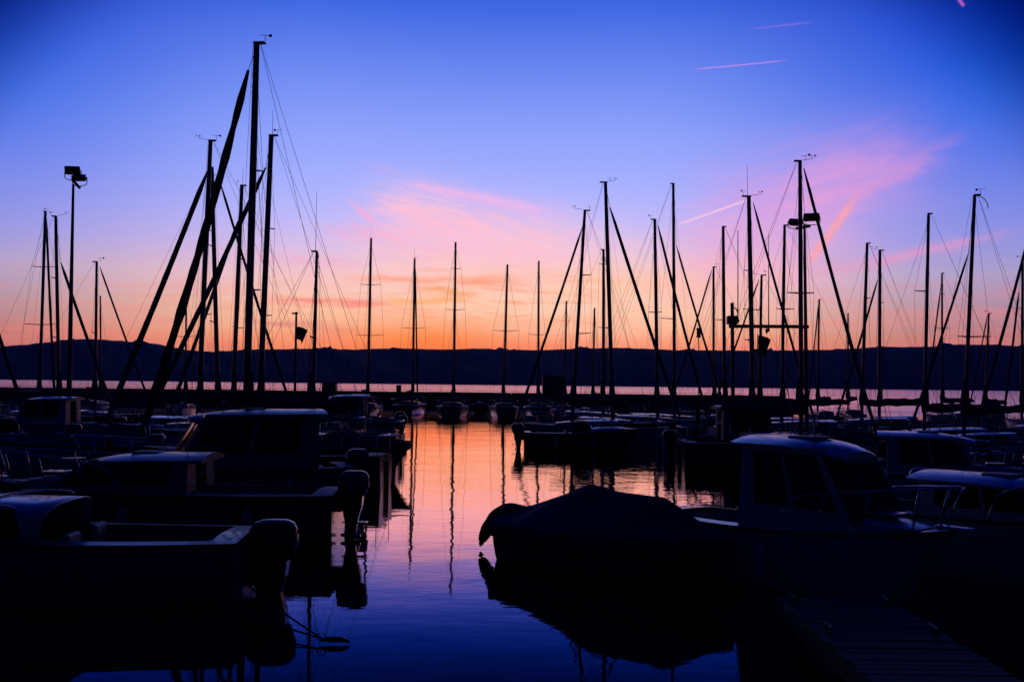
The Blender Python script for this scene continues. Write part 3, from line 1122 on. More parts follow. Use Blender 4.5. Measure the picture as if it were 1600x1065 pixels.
    pp = smooth_path([(L * .86, -half(.86) * .95, sheer(.86)), (L * .88, -half(.88) * .95, sheer(.88) + zt), (L * .99, -.12, sheer(1) + zt + .04), (L * .99, .12, sheer(1) + zt + .04),
                      (L * .88, half(.88) * .95, sheer(.88) + zt), (L * .86, half(.86) * .95, sheer(.86))], 4)
    pu = bow_rail(r, pp, [(L * .97, s_ * .14, sheer(1) + zt + .03) for s_ in (-1, 1)], [(L * .96, s_ * .12, sheer(.97)) for s_ in (-1, 1)], name='pulpit')
    h0 = half(.02) * .95
    ps = smooth_path([(L * .14, -half(.14) * .96, sheer(.14)), (L * .13, -half(.13) * .96, fb + zt), (.08, -h0, fb + zt), (.08, h0, fb + zt), (L * .13, half(.13) * .96, fb + zt), (L * .14, half(.14) * .96, sheer(.14))], 4)
    bow_rail(r, ps, [(.08, s_ * h0, fb + zt) for s_ in (-1, 1)], [(.08, s_ * h0, fb) for s_ in (-1, 1)], name='pushpit')
    for s_ in (-1, 1):
        tube_part('lifeline', [(L * .13, s_ * half(.13) * .96, fb + zt)] + [(L * t, s_ * half(t) * .96, sheer(t) + zt) for t in (.3, .5, .7)] + [(L * .88, s_ * half(.88) * .95, sheer(.88) + zt)], max(.005, sr * .7), 'wire', r, 4)
        for t in (.3, .5, .7):
            tube_part('stanchion', [(L * t, s_ * half(t) * .96, sheer(t)), (L * t, s_ * half(t) * .96, sheer(t) + zt)], .012, 'steel', r, 5)
    if hood:
        hb = MB()
        rows_ = []
        x = cx0 - .1
        for i in range(7):
            a = math.pi * .5 * i / 6
            hw = half(x / L) * .60
            rows_.append([Vector((x - .25 + .95 * math.cos(a), hw * math.cos(math.pi * j / 8), sheer(.3) + .25 + .75 * math.sin(a) * abs(math.sin(math.pi * j / 8)) ** .5)) for j in range(9)])
        hb.rings(rows_, closed=False)
        hb.build('spray_hood', cover, r, True)
    rd = MB()
    rd.box((-.04, 0, .15), (.07, .05, 1.3))
    rd.tube([(-.02, 0, fb - .1), (.0, 0, fb + .12), (.9, .05, fb + .32)], .02, 6)
    rd.build('tiller_and_rudder', 'teak', r)
    return r


G_L = 'sailing boats along the left pontoon'
G_R = 'sailing boats along the right pontoons'
G_M = 'sailing boats along the breakwater'
SB = sailboat
# left group
SB('tallest sailboat, with the highest mast and a thick sagging furled jib, left of the channel', (401, 68), (386, 600), 29.0, 11.5, ((388, 110), (247, 600), 13), dy=.3, xlim=-3.5, rag=.5, gear='vane', lines=3, group=G_L, hull='navy', cover='canvas2')
SB('sailboat with the second highest left mast just right of the tallest one, long furled jib', (424, 212), (407, 600), 39.8, 9, ((415, 262), (258, 600), 8), dy=.3, xlim=-4.3, gear='vane', ant=40, lines=2, group=G_L)
SB('small sailboat with a bare T-headed mast and tall whip aerial, right of the tallest sailboat', (495, 393), (490, 600), 35.6, 5.5, heading=3, gear='none', ant=95, lines=3, group=G_L, J=2.0, hull='cream')
SB('sailboat with a mast-top crane and thick furled jib leaning far left, beside the tallest one', (329, 220), (312, 600), 44.0, 8, ((324, 268), (192, 600), 9), dy=.3, xlim=-5, gear='both', lines=2, group=G_L, hull='white', cover='canvas2')
SB('sailboat whose thin furled jib slants down to the right behind the tallest mast', (331, 262), (340, 600), 48.0, 7, ((344, 285), (437, 585), 4.5), dy=.2, gear='none', lines=1, group=G_L, hull='grey')
SB('sailboat with a short aerial-topped mast between the two highest left masts', (378, 290), (365, 600), 52.0, 7, ((372, 345), (290, 580), 6), dy=.3, gear='vane', ant=28, lines=2, group=G_L)
SB('slim sailboat with two spreaders, leftmost mast of the harbour', (71, 331), (62, 600), 67.0, 5, ((72, 335), (84, 600), 4), dy=3.0, spread=[(417, 49, 87), (507, 37, 89)], group=G_L, lines=1)
SB('sailboat with a furled jib crossing behind the left floodlight post', (87, 338), (92, 600), 53.6, 5.5, ((95, 410), (152, 575), 5), dy=.2, group=G_L, gear='both', hull='navy')
SB('short sailboat right of the left floodlight post, thin furled jib to the right', (151, 409), (149, 600), 57.4, 4.5, ((156, 417), (200, 540), 3.2), dy=.2, group=G_L, hull='cream')
SB('little sailboat with a stubby thin mast at the far left', (157, 463), (157, 600), 84.0, 2.6, heading=80, group=G_L, gear='none', J=2)
SB('half hidden sailboat with a thin mast between the two leaning furled jibs', (291, 455), (290, 600), 80.0, 3, heading=95, spread=[(526, 269, 304)], group=G_L, gear='none', J=2)
SB('low sailboat at the left edge, its dark furled jib running out of the picture', (-42, 400), (-30, 600), 47.0, 5, ((-38, 410), (22, 600), 6), dy=.2, group=G_L, gear='none')
# along the breakwater
SB('sailboat with two pairs of spreaders, leftmost along the breakwater', (580, 373), (575, 606), 89.0, 4.2, heading=92, spread=[(445, 564, 595), (524, 557, 599)], ant=18, gear='none', group=G_M, hull='navy', J=3.4)
SB('sailboat with wind instruments and a doubled mast line along the breakwater', (648, 405), (645, 608), 100.0, 4, ((649, 418), (652, 606), 2.6), dy=3.5, spread=[(513, 627, 665)], gear='both', ant=20, group=G_M, hull='navy', cover='canvas2')
SB('sailboat with a short upper and a long lower spreader along the breakwater', (712, 379), (709, 608), 95.0, 4, heading=91, spread=[(420, 705, 720), (484, 696, 727)], gear='none', group=G_M, hull='grey', cover='canvas2', J=3.5)
SB('sailboat with one low spreader along the breakwater, right of mid channel', (793, 414), (787, 608), 95.0, 3.8, heading=93, spread=[(517, 770, 811)], gear='none', group=G_M, hull='navy', cover='canvas2', J=3.2)
SB('sailboat with a plain thin mast beside the hut, rightmost along the breakwater', (842, 408), (841, 604), 98.0, 3.4, heading=90, spread=[(523, 826, 852)], gear='none', group=G_M, hull='navy', J=3)
# right side
SB('sailboat with a furled jib slanting left, first mast right of the channel', (914, 329), (897, 605), 50.0, 5.5, ((910, 355), (827, 605), 4.2), dy=.2, spread=[(430, None, 924), (521, None, 923)], gear='both', group=G_R, lines=2)
SB('tall sailboat with a thick furled jib slanting right, beside the first right mast', (946, 285), (956, 600), 54.2, 6.5, ((953, 324), (1026, 548), 5.5), dy=.2, xlim=0.9, gear='both', group=G_R, lines=2, hull='navy')
SB('sailboat with a short mast tucked just left of the tall right one', (943, 390), (943, 598), 66.5, 5, heading=3, spread=[(413, 936, 948), (512, 934, 950)], gear='none', group=G_R, J=3)
SB('thin masted sailboat between the first right furled jib and its mast', (885, 471), (883, 600), 86.0, 3, heading=85, gear='none', group=G_R, J=2.5)
SB('thin masted sailboat just right of the first right mast', (929, 482), (927, 600), 90.0, 3.2, heading=95, gear='none', group=G_R, J=2.5)
SB('sailboat with a vane-topped mast and furled jib crossing its neighbour on the right', (1023, 343), (1027, 600), 58.4, 5.5, ((1028, 352), (1088, 590), 4.5), dy=.2, spread=[(488, 1013, 1034)], gear='vane', group=G_R, lines=2)
SB('tall slim sailboat with a thin furled jib slanting right, left of the lantern post', (1052, 287), (1054, 605), 62.4, 5, ((1057, 384), (1104, 545), 3.6), dy=.5, spread=[(498, 1031, 1056)], gear='none', group=G_R, lines=2, hull='cream')
SB('sailboat with a mid-height mast right of the lantern post', (1130, 354), (1132, 605), 66.3, 5.5, heading=178, spread=[(500, 1116, 1133)], gear='none', group=G_R, lines=2, J=3.2)
SB('low sailboat behind the lantern post, its furled jib slanting left', (1115, 417), (1115, 600), 79.0, 4, ((1112, 422), (1072, 555), 3), dy=.6, gear='vane', group=G_R)
SB('stout sailboat with a tall aerial and furled jib slanting right, above the gantry', (1170, 307), (1176, 605), 43.0, 7.5, ((1177, 317), (1237, 535), 4), dy=.2, xlim=6.3, gear='both', ant=50, group=G_R, lines=3)
SB('low sailboat with a crossed spreader seen above the gantry flag', (1190, 430), (1187, 600), 56.8, 4.5, ((1186, 436), (1148, 545), 3), dy=.2, spread=[(484, 1161, 1187)], gear='both', group=G_R)
SB('sailboat with a plain mast between the gantry uprights', (1226, 352), (1222, 610), 52.6, 5.2, heading=183, spread=[(483, 1213, 1241)], gear='none', group=G_R, lines=1, J=3.2)
SB('tallest sailboat on the right, with a furled jib slanting right past the floodlights', (1250, 252), (1252, 640), 37.4, 7, ((1256, 263), (1338, 570), 5.6), dy=.2, xlim=6.2, spread=[(458, 1230, 1272)], gear='both', group=G_R, lines=3, hull='navy')
SB('thin masted little sailboat right of the floodlight post', (1280, 468), (1278, 612), 76.0, 3.4, ((1279, 475), (1266, 600), 2.2), dy=1.5, gear='none', group=G_R, hull='grey')
SB('tiny thin masted sailboat left of the paired right masts', (1325, 490), (1325, 610), 82.0, 3, heading=85, gear='none', group=G_R, J=2)
SB('left one of the paired masts, a sailboat leaning slightly right', (1355, 380), (1347, 625), 59.2, 5.2, heading=178, gear='none', group=G_R, lines=2, J=3)
SB('right one of the paired masts, a sailboat with a furled jib slanting left', (1375, 391), (1374, 625), 63.4, 5.2, ((1371, 438), (1327, 590), 3.6), dy=.2, gear='both', group=G_R, lines=2)
SB('sailboat with a single left-hand spreader, between the paired masts and the bent-aerial one', (1451, 334), (1445, 630), 44.6, 5.4, heading=182, spread=[(455, 1429, 1447)], gear='none', group=G_R, lines=3, J=3, hull='cream')
SB('thin masted sailboat with two short spreaders, near the right edge', (1472, 427), (1472, 620), 76.0, 3.4, ((1470, 450), (1450, 600), 2.4), dy=1.0, spread=[(460, 1468, 1476), (513, 1460, 1484)], gear='none', group=G_R)
bent = SB('sailboat with a bent aerial at its masthead and furled jib slanting left', (1523, 305), (1508, 632), 40.2, 6.2, ((1513, 396), (1446, 605), 4), dy=.5, spread=[(526, 1497, 1548)], gear='vane', group=G_R, lines=2)
SB('small sailboat with a vane-topped mast right of the bent-aerial one', (1545, 490), (1540, 620), 74.0, 3.4, ((1543, 492), (1530, 560), 2.2), dy=.8, gear='vane', group=G_R, hull='grey')
SB('sailboat at the right edge with a thick furled jib slanting left', (1621, 330), (1612, 630), 52.0, 6, ((1612, 352), (1548, 590), 5), dy=.2, gear='none', group=G_R, lines=1)
SB('sailboat at the right edge with a short straight mast', (1598, 405), (1597, 625), 66.0, 4.6, ((1592, 456), (1576, 590), 3.6), dy=1.0, spread=[(482, 1586, 1598)], gear='vane', group=G_R)

# bent aerial on one masthead
tp_ = at(1523, 305, 40.2)
q_ = [bent.matrix_world]
inv_ = (Matrix.Translation(bent.location) @ Matrix.Rotation(bent.rotation_euler.z, 4, 'Z')).inverted()
tube_part('bent_aerial', smooth_path([inv_ @ at(x, y, 40.2) for x, y in ((1524, 306), (1532, 307), (1539, 312), (1543, 319), (1544, 325))], 4), .018, 'wire', bent, 5)


# ------------------------------------------------------------------ near boats on the right
HD = -45.4
covered, ch_, cs_ = motorboat('motorboat', (.15, 17.65), HD, 4.3, 1.62, 'plain', 'motorboat under a dark peaked canvas cover with a drooping tail, in the middle foreground', 'boats moored on the right of the channel',
                              fb=.62, fbb=.80, motor=False, hull='navy', fend=False)


def tent(root, half, sheer, L):
    prof = [(-.05, .84), (.3, .90), (.58, .99), (1.2, 1.20), (1.55, 1.35), (1.72, 1.38), (2.0, 1.34), (2.29, 1.30), (3.18, 1.29), (3.6, 1.10), (4.0, .90), (4.4, .78)]

    def ridge_z(x):
        for (a, za), (b_, zb_) in zip(prof, prof[1:]):
            if a <= x <= b_:
                return lerp(za, zb_, (x - a) / (b_ - a))
        return prof[-1][1]
    cv = MB()
    rows_ = []
    n, mm = 48, 28
    rn = random.Random(5)
    for i in range(n + 1):
        x = lerp(-.05, 4.36, i / n)
        t = min(1, max(0, x / L))
        h = max(half(t), .05) + .025
        zs = sheer(t)
        zr = ridge_z(x)
        row = []
        for j in range(mm + 1):
            s = -1 + 2 * j / mm
            a = abs(s)
            sg = 1 if s >= 0 else -1
            if a > .82:
                k = (a - .82) / .18
                drop = .20 + .04 * math.sin(x * 7.5) + .03 * math.sin(x * 17 + 1)
                z = zs + .01 - drop * k
                yy = sg * (h + .012 * k + .02 * math.sin(x * 11 + sg) * k)
            else:
                k = a / .82
                z = lerp(zr, zs + .01, k ** 1.15)
                sagf = math.sin(math.pi * k) * (.045 + .035 * math.sin(x * 4.2 + .8))
                z -= sagf * min(1, (zr - zs) * 3)
                z += (.020 * math.sin(x * 9 + k * 5 + sg) + .012 * math.sin(x * 21 - k * 9 + 2 * sg)) * k * (1.15 - k) * 1.6
                yy = sg * h * k
            row.append(Vector((x, yy, z)))
        rows_.append(row)
    cv.rings(rows_, closed=False)
    o = cv.build('canvas_cover', 'canvas', root, True)
    sd = o.modifiers.new('thick', 'SOLIDIFY')
    sd.thickness = .008
    for sx in (1.0, 2.0, 3.0):
        tube_part('seam', [(sx, sg_ * h_, z_ + .012) for sg_, h_, z_ in [(1, rows_[int((sx + .05) / 4.41 * n)][j].y, rows_[int((sx + .05) / 4.41 * n)][j].z) for j in range(5, mm - 4)]], .009, 'canvas2', o, 5)
    # lashing line along the skirt and a ridge pole bump
    for sg in (-1, 1):
        tube_part('lashing_line', [(x * .1, sg * (half(min(1, x * .1 / L)) + .05), sheer(min(1, x * .1 / L)) - .19 + .02 * math.sin(x * 2.1)) for x in range(0, 43)], .007, 'rope', o, 5)
    for xx, zz in ((1.72, 1.36), (3.1, 1.27)):
        tube_part('ridge_pole', [(xx, 0, .3), (xx, 0, zz - .03)], .02, 'alu', root, 6)
    # the tilted engine in its own drooping bag
    pts = smooth_path([(.20, 0, .70), (-.15, 0, .74), (-.45, 0, .66), (-.70, 0, .47), (-.88, 0, .25), (-.98, 0, .05)], 5)
    nn = len(pts)
    rs = []
    for i in range(nn):
        u = i / (nn - 1)
        rs.append((.20 if u < .35 else lerp(.20, .115, (u - .35) / .45) if u < .8 else lerp(.115, .015, (u - .8) / .2)) * (1 + .04 * math.sin(u * 30)))
    tube_part('engine_bag', pts, rs, 'canvas2', root, 14, flat=.85)


tent(covered, ch_, cs_, 4.3)
fd = MB()

cruiser, h2, s2 = motorboat('cabin_cruiser', (2.90, 17.50), -50, 4.95, 2.05, 'cruiser', 'white cabin cruiser with a rounded hardtop and steel bow rails, right foreground', 'boats moored on the right of the channel',
                            fb=.86, fbb=1.08, hull='white', roof_z=2.13, cabin=(.39, .66), cat='cabin cruiser', motor=False, frake=1.25, dmat='white')
# registration figure moulding on the near bow
G_RM = 'boats moored on the right of the channel'
motorboat('cabin_cruiser', (5.7, 18.9), -49, 6.2, 2.3, 'cruiser', 'white cruiser with dark side windows at the right edge, behind the hardtop cruiser', G_RM, fb=.95, fbb=1.15, roof_z=1.52, cabin=(.40, .70), cat='cabin cruiser', motor=True, seed=2)
motorboat('motorboat', (9.6, 22.6), -48, 5.4, 2.1, 'runabout', 'pale runabout with a sloping windshield at the right edge', G_RM, fb=.8, fbb=1.0, seed=3)
motorboat('cabin_cruiser', (8.2, 26.6), -20, 5.6, 2.15, 'cruiser', 'cruiser with a pale windowed cabin seen over the near bow rail', G_RM, fb=.82, fbb=1.05, roof_z=1.8, seed=5, cat='cabin cruiser')
motorboat('motorboat', (8.6, 34.0), 0, 5.2, 2.0, 'covered', 'motorboat under a grey cover at mid distance on the right', G_RM, fb=.8, fbb=1.0, seed=7, canvas='canvas2')
motorboat('motorboat', (9.4, 31.2), 0, 5.6, 2.1, 'runabout', 'motorboat with a bright windshield edge beyond the windowed cruiser', G_RM, fb=.8, fbb=1.05, seed=8)
motorboat('cabin_cruiser', (6.7, 40.2), 0, 5.6, 2.0, 'cruiser', 'boxy cabin cruiser at mid distance on the right of the channel', G_RM, fb=.85, fbb=1.1, roof_z=2.15, seed=9, cat='cabin cruiser', hull='cream')
motorboat('motorboat', (0.6, 46.6), 0, 5.4, 2.1, 'runabout', 'dark hulled runabout with its stern to the channel, near the first right mast', G_RM, fb=.8, fbb=1.05, seed=11, hull='navy', dmat='grey')
motorboat('cabin_cruiser', (16.2, 33.8), -8, 6.2, 2.3, 'cruiser', 'cruiser with a long pale cabin far out on the right', G_RM, fb=.9, fbb=1.15, roof_z=1.9, seed=12, cat='cabin cruiser')
motorboat('motorboat', (15.2, 28.4), -20, 5.4, 2.1, 'covered', 'motorboat under a blue cover at the right edge, middle distance', G_RM, fb=.8, fbb=1.0, seed=13)

# ------------------------------------------------------------------ near boats on the left
G_LM = 'boats moored on the left of the channel'
lb1, h3, s3 = motorboat('motorboat', (-3.72, 14.40), 182, 6.4, 2.3, 'runabout', 'motorboat with a shiny windshield and big outboard, nearest on the left', G_LM, fb=.80, fbb=1.0, seed=21, mk=1.18, mz=.40, fend=False, hull='grey', dmat='grey')
cb = MB()
rows_ = []
for i in range(13):
    u = i / 12
    x = 2.62 + 2.5 * u
    t = x / 6.4
    hh = .44 * (1 if u < .42 else max(0, 1 - ((u - .42) / .58) ** 1.4)) + .03
    hw = h3(t) * .80
    rows_.append([Vector((x - .10 * abs(math.sin(math.pi * j / 12)) * (u < .05), hw * abs(math.cos(math.pi * j / 12)) ** .55 * (1 if j < 6 else -1), s3(t) + hh * abs(math.sin(math.pi * j / 12)) ** .55)) for j in range(13)])
cb.rings(rows_, closed=False)
cu = cb.build('cuddy_top', 'white', lb1, True)
cu.modifiers.new('thick', 'SOLIDIFY').thickness = .02
tube_part('grab_rail', smooth_path([(2.75, -.55, s3(.43) + .42), (2.8, -.55, s3(.43) + .52), (3.5, -.5, s3(.5) + .52), (3.55, -.5, s3(.5) + .42)], 4), .012, 'steel', cu, 6)
motorboat('cabin_cruiser', (-3.3, 19.3), 181, 6.6, 2.3, 'cruiser', 'low dark cruiser with a sloping screen, second boat on the left', G_LM, fb=.9, fbb=1.1, roof_z=1.52, cabin=(.40, .68), frake=1.5, seed=22, cat='cabin cruiser', hull='navy')
motorboat('cabin_cruiser', (-4.2, 25.6), 203, 6.4, 2.4, 'cruiser', 'tall wheelhouse cruiser with a gleaming raked screen, left of the channel', G_LM, fb=.9, fbb=1.15, roof_z=2.22, cabin=(.14, .56), frake=1.3, seed=23, cat='cabin cruiser', hull='grey')
motorboat('motorboat', (-7.9, 32.3), 1, 4.7, 1.9, 'covered', 'motorboat under a dark cover, its bow poking out into the channel from the left', G_LM, fb=.85, fbb=1.05, seed=24, canvas='canvas2', hull='navy', motor=False)
motorboat('cabin_cruiser', (-15.0, 21.8), 184, 6.0, 2.3, 'cruiser', 'cruiser with a low cabin at the left edge, behind the nearest motorboat', G_LM, fb=.85, fbb=1.05, roof_z=1.7, seed=25, cat='cabin cruiser')
motorboat('motorboat', (-14.6, 27.2), 178, 5.6, 2.1, 'runabout', 'runabout with a bright windshield streak at the left edge', G_LM, fb=.8, fbb=1.05, seed=26)
motorboat('motorboat', (-12.2, 33.6), 181, 5.4, 2.0, 'covered', 'motorboat under a blue cover left of the tallest sailboat', G_LM, fb=.8, fbb=1.0, seed=27)
motorboat('motorboat', (-17.6, 39.6), 180, 5.6, 2.1, 'runabout', 'runabout far left with a small blue-lit windshield', G_LM, fb=.85, fbb=1.05, seed=28)
motorboat('cabin_cruiser', (-18.5, 46.5), 182, 6.2, 2.3, 'cruiser', 'cruiser with a pale rounded roof far out on the left', G_LM, fb=.9, fbb=1.1, roof_z=2.1, seed=29, cat='cabin cruiser')
motorboat('motorboat', (-6.4, 56.2), 178, 5.2, 2.0, 'covered', 'motorboat under a green cover at the far end of the left row', G_LM, fb=.8, fbb=1.0, seed=30, canvas='canvas3')
motorboat('cabin_cruiser', (-7.0, 60.4), 181, 6.0, 2.2, 'cruiser', 'far cabin cruiser at the left end of the breakwater boats', G_LM, fb=.9, fbb=1.1, roof_z=2.2, seed=31, cat='cabin cruiser')
G_B = 'small boats under the breakwater'
for i, (x, y, kind, cn, lb) in enumerate(((-18.3, 98, 'covered', 'canvas', 'small boat under a blue cover below the breakwater, leftmost of the row'),
                                      (-15.6, 100, 'runabout', 'canvas', 'small pale runabout below the breakwater, left of the mid-channel masts'),
                                      (-3.15, 101, 'covered', 'canvas2', 'small boat under a grey cover below the breakwater, in mid channel'),
                                      (5.4, 99, 'runabout', 'canvas', 'small runabout with a light deck below the breakwater, right of mid channel'),
                                      (8.6, 97, 'covered', 'canvas3', 'small boat under a green cover below the breakwater, rightmost of the row'))):
    motorboat('motorboat', (x, y), 90 + (i % 3 - 1) * 3, 5.2, 1.9, kind, lb, G_B, fb=.85, fbb=1.1, seed=40 + i, canvas=cn, hull='grey' if i % 2 else 'navy')


# ------------------------------------------------------------------ pontoons
def pontoon(name, label, x0, y0, x1, y1, w, z=.42, pitch=.15, planks=True, n_max=110):
    a, b_ = Vector((x0, y0, 0)), Vector((x1, y1, 0))
    L = (b_ - a).length
    r = empty(name, a, math.atan2(b_.y - a.y, b_.x - a.x))
    tag(r, label, 'pontoon')
    fb_ = MB()
    for s in (-1, 1):
        fb_.box((L / 2, s * (w / 2 - .05), z - .12), (L, .10, .20), bev=.01)
    fb_.build('side_beam', 'teak', r)
    fl = MB()
    k = max(2, int(L / 2.4))
    for i in range(k):
        fl.box((L * (i + .5) / k, 0, z - .42), (1.3, w * .8, .44), bev=.04)
    o = fl.build('float_blocks', 'rubber', r)
    o['kind'] = 'stuff'
    nb = int(L / pitch)
    if planks and nb <= n_max:
        p0 = None
        for i in range(nb):
            if p0 is None:
                pb = MB()
                pb.box((0, 0, 0), (pitch - .012, w, .03), bev=.004)
                p0 = pb.build('plank', 'teak', r)
                o = p0
            else:
                o = p0.copy()
                col.objects.link(o)
                o.parent = r
            o.location = (pitch * (i + .5), random.uniform(-.02, .02), z + random.uniform(-.006, .006))
            o.rotation_euler = (random.uniform(-.006, .006), random.uniform(-.02, .02), random.uniform(-.008, .008))
    else:
        pb = MB()
        for i in range(nb):
            pb.box((pitch * (i + .5), random.uniform(-.006, .006), z + random.uniform(-.003, .003)), (pitch - .012, w, .03))
        o = pb.build('plank_deck', 'teak', r)
        o['kind'] = 'stuff'
    return r


near_pontoon = pontoon('pontoon', 'timber decked pontoon running into the picture at the bottom right', 3.75, 1.0, 3.95, 12.4, 1.35)
pontoon('pontoon', 'long timber pontoon behind the left row of boats', -11.2, 6.0, -11.6, 27.0, 1.5)
pontoon('pontoon', 'cross pontoon on the right carrying the floodlight post and gantry', 9.6, 48.6, 22.0, 48.4, 1.6)
pontoon('pontoon', 'cross pontoon on the far left carrying the floodlight post', -30.0, 50.2, -18.6, 50.0, 1.6)


def cleat(pt_, x, y, z):
    b_ = MB()
    b_.tube([(x - .14, y, z + .09), (x - .06, y, z + .075), (x + .06, y, z + .075), (x + .14, y, z + .09)], .018, 6)
    for s_ in (-.045, .045):
        b_.box((x + s_, y, z + .04), (.03, .05, .09))
    b_.build('cleat', 'paint', pt_)


for yy in (8.2, 10.6, 12.0):
    cleat(near_pontoon, yy - 1.0, .55, .435)
    cleat(near_pontoon, yy - 1.0, -.55, .435)


def mooring(label, p, q, sag):
    p, q = Vector(p), Vector(q)
    b_ = MB()
    b_.tube([lerp(p, q, k / 12) - p - Vector((0, 0, sag * math.sin(math.pi * k / 12))) for k in range(13)], .011, 6)
    o = b_.build('mooring_line', 'rope', None, True)
    o.location = p
    tag(o, label, 'mooring line')


mooring('mooring line from the covered boat bow to the near pontoon', (3.1, 14.55, .78), (3.42, 13.0 - 1.0, .52), .10)
mooring('mooring line from the hardtop cruiser bow to the near pontoon', (5.95, 13.85, 1.05), (4.5, 12.0, .52), .14)


def pile(x, y, h, label, r=.11):
    b_ = MB()
    b_.tube([(0, 0, -1.2), (0, 0, h - .05), (0, 0, h), (0, 0, h + .05)], [r, r, r * .95, r * .3], 12)
    o = empty('mooring_pile', (x, y, 0))
    tag(o, label, 'mooring pile', 'mooring piles')
    b_.build('post', 'teak', o, True)
    c = MB()
    c.tube([(0, 0, h - .35), (0, 0, h - .25)], r + .02, 12)
    c.build('iron_band', 'paint', o, True)


pile(-11.0, 27.4, 1.5, 'mooring pile at the end of the long left pontoon')
pile(9.2, 49.2, 2.0, 'mooring pile at the near end of the right cross pontoon')


# ------------------------------------------------------------------ floodlight posts, gantry, lantern, flagpole, huts
def flood(root, c, w, h, dpt, yaw, tilt, arm):
    """a floodlight: tapered housing, glass, stirrup bracket standing on arm"""
    rot = Matrix.Rotation(yaw, 3, 'Z') @ Matrix.Rotation(tilt, 3, 'X')
    b_ = MB()
    rings = []
    for yy, k in ((-dpt / 2, 1.0), (-dpt / 2 + .05, 1.04), (dpt * .25, .86), (dpt / 2, .6)):
        rings.append([c + rot @ Vector((sx * w / 2 * k, yy, sz * h / 2 * k)) for sx, sz in ((-1, -.8), (-.9, -1), (.9, -1), (1, -.8), (1, .8), (.9, 1), (-.9, 1), (-1, .8))])
    b_.rings(rings, True, True)
    o = b_.build('floodlight', 'lamp', root)
    g = MB()
    g.add([c + rot @ Vector((sx * w * .44, -dpt / 2 - .006, sz * h * .42)) for sx, sz in ((-1, -1), (1, -1), (1, 1), (-1, 1))], [(0, 1, 2, 3)])
    g.build('lamp_glass', 'glass', o)
    lo = Vector((c.x, c.y, arm))
    ux = Matrix.Rotation(yaw, 3, 'Z') @ Vector((1, 0, 0))
    tube_part('stirrup', smooth_path([c - ux * (w / 2 + .02), c - ux * (w / 2 + .02) + Vector((0, 0, (arm - c.z) * .75)), lo - ux * w * .25, lo + ux * w * .25,
                          c + ux * (w / 2 + .02) + Vector((0, 0, (arm - c.z) * .75)), c + ux * (w / 2 + .02)], 4), .022, 'paint', o, 6)


D = 50.0
pt, pbm = at(114.5, 288, D), at(108, 612, D)
foot = lerp(pt, pbm, (pt.z - .43) / (pt.z - pbm.z))
r = empty('floodlight_post', (foot.x, D, .43))
tag(r, 'tall tapered floodlight post with two stacked lamps, far left', 'floodlight post', 'harbour floodlight posts')
tube_part('pole', [(0, 0, 0), (pt.x - foot.x, 0, pt.z - .43)], [.14, .06], 'paint', r, 12)
b = MB()
b.box((0, 0, .02), (.5, .5, .04), bev=.01)
b.build('base_plate', 'paint', r)
o_ = Vector((foot.x, D, .43))
a0, a1 = at(113, 281, D) - o_, at(125, 294, D) - o_
tube_part('crossarm', [a0 + Vector((0, .5, .1)), a0, a1], .075, 'paint', r, 6)
flood(r, at(113, 265, D) - o_ + Vector((0, .1, 0)), .74, .42, .34, .12, R(24), (at(113, 280.5, D) - o_).z)
flood(r, at(127.5, 278.5, D) - o_ + Vector((0, -.2, 0)), .70, .30, .36, -.1, R(30), (at(127, 291.5, D) - o_).z)

D = 48.5
pt, pbm = at(1257, 350, D), at(1260, 620, D)
foot = lerp(pt, pbm, (pt.z - .43) / (pt.z - pbm.z))
o_ = Vector((foot.x, D, .43))
r = empty('floodlight_post', o_)
tag(r, 'floodlight post with two lamps on a crossarm behind the tallest right mast', 'floodlight post', 'harbour floodlight posts')
tube_part('pole', [(0, 0, 0), (pt.x - foot.x, 0, pt.z - .43)], [.12, .06], 'paint', r, 12)
b = MB()
b.box((0, 0, .02), (.5, .5, .04), bev=.01)
b.build('base_plate', 'paint', r)
tube_part('crossarm', [at(1244, 357, D) - o_, at(1266, 353, D) - o_], .075, 'paint', r, 6)
flood(r, at(1242, 346.5, D) - o_, .72, .26, .38, .3, R(38), (at(1243, 357, D) - o_).z)
flood(r, at(1268, 338.5, D) - o_, .74, .38, .36, -.3, R(24), (at(1267, 351, D) - o_).z)

# gantry: upright, cross beam to the lamp post, hanging lamps and whip aerials
o_ = at(1146, 600, D)
o_.z = .43
r = empty('gantry', o_)
tag(r, 'steel gantry with a long cross beam and whip aerials, above the right pontoon', 'gantry')
tube_part('upright', [(0, 0, 0), at(1144, 473, D) - o_], [.10, .085], 'paint', r, 10)
tube_part('cross_beam', [at(1139, 509.5, D) - o_, at(1262, 510.5, D) - o_ + Vector((0, -.16, 0))], .085, 'paint', r, 8)
tube_part('bracket', smooth_path([at(1146, 480, D) - o_, at(1151, 484, D) - o_, at(1153, 492, D) - o_, at(1152, 500, D) - o_], 3), .03, 'paint', r, 6)
tube_part('whip_aerial', [at(1153, 503, D) - o_, at(1153, 496, D) - o_, at(1153, 360, D) - o_], [.09, .03, .02], 'paint', r, 6)
tube_part('whip_aerial', [at(1201, 518, D) - o_, at(1201, 506, D) - o_, at(1201, 365, D) - o_], [.06, .03, .012], 'paint', r, 6)
tube_part('hanging_lamp', [at(1198, 512, D) - o_, at(1198, 516, D) - o_, at(1198, 521, D) - o_], [.02, .07, .04], 'lamp', r, 8)
b = MB()
b.box(at(1144, 500, D) - o_, (.5, .4, .42), bev=.04)
b.build('junction_box', 'lamp', r)


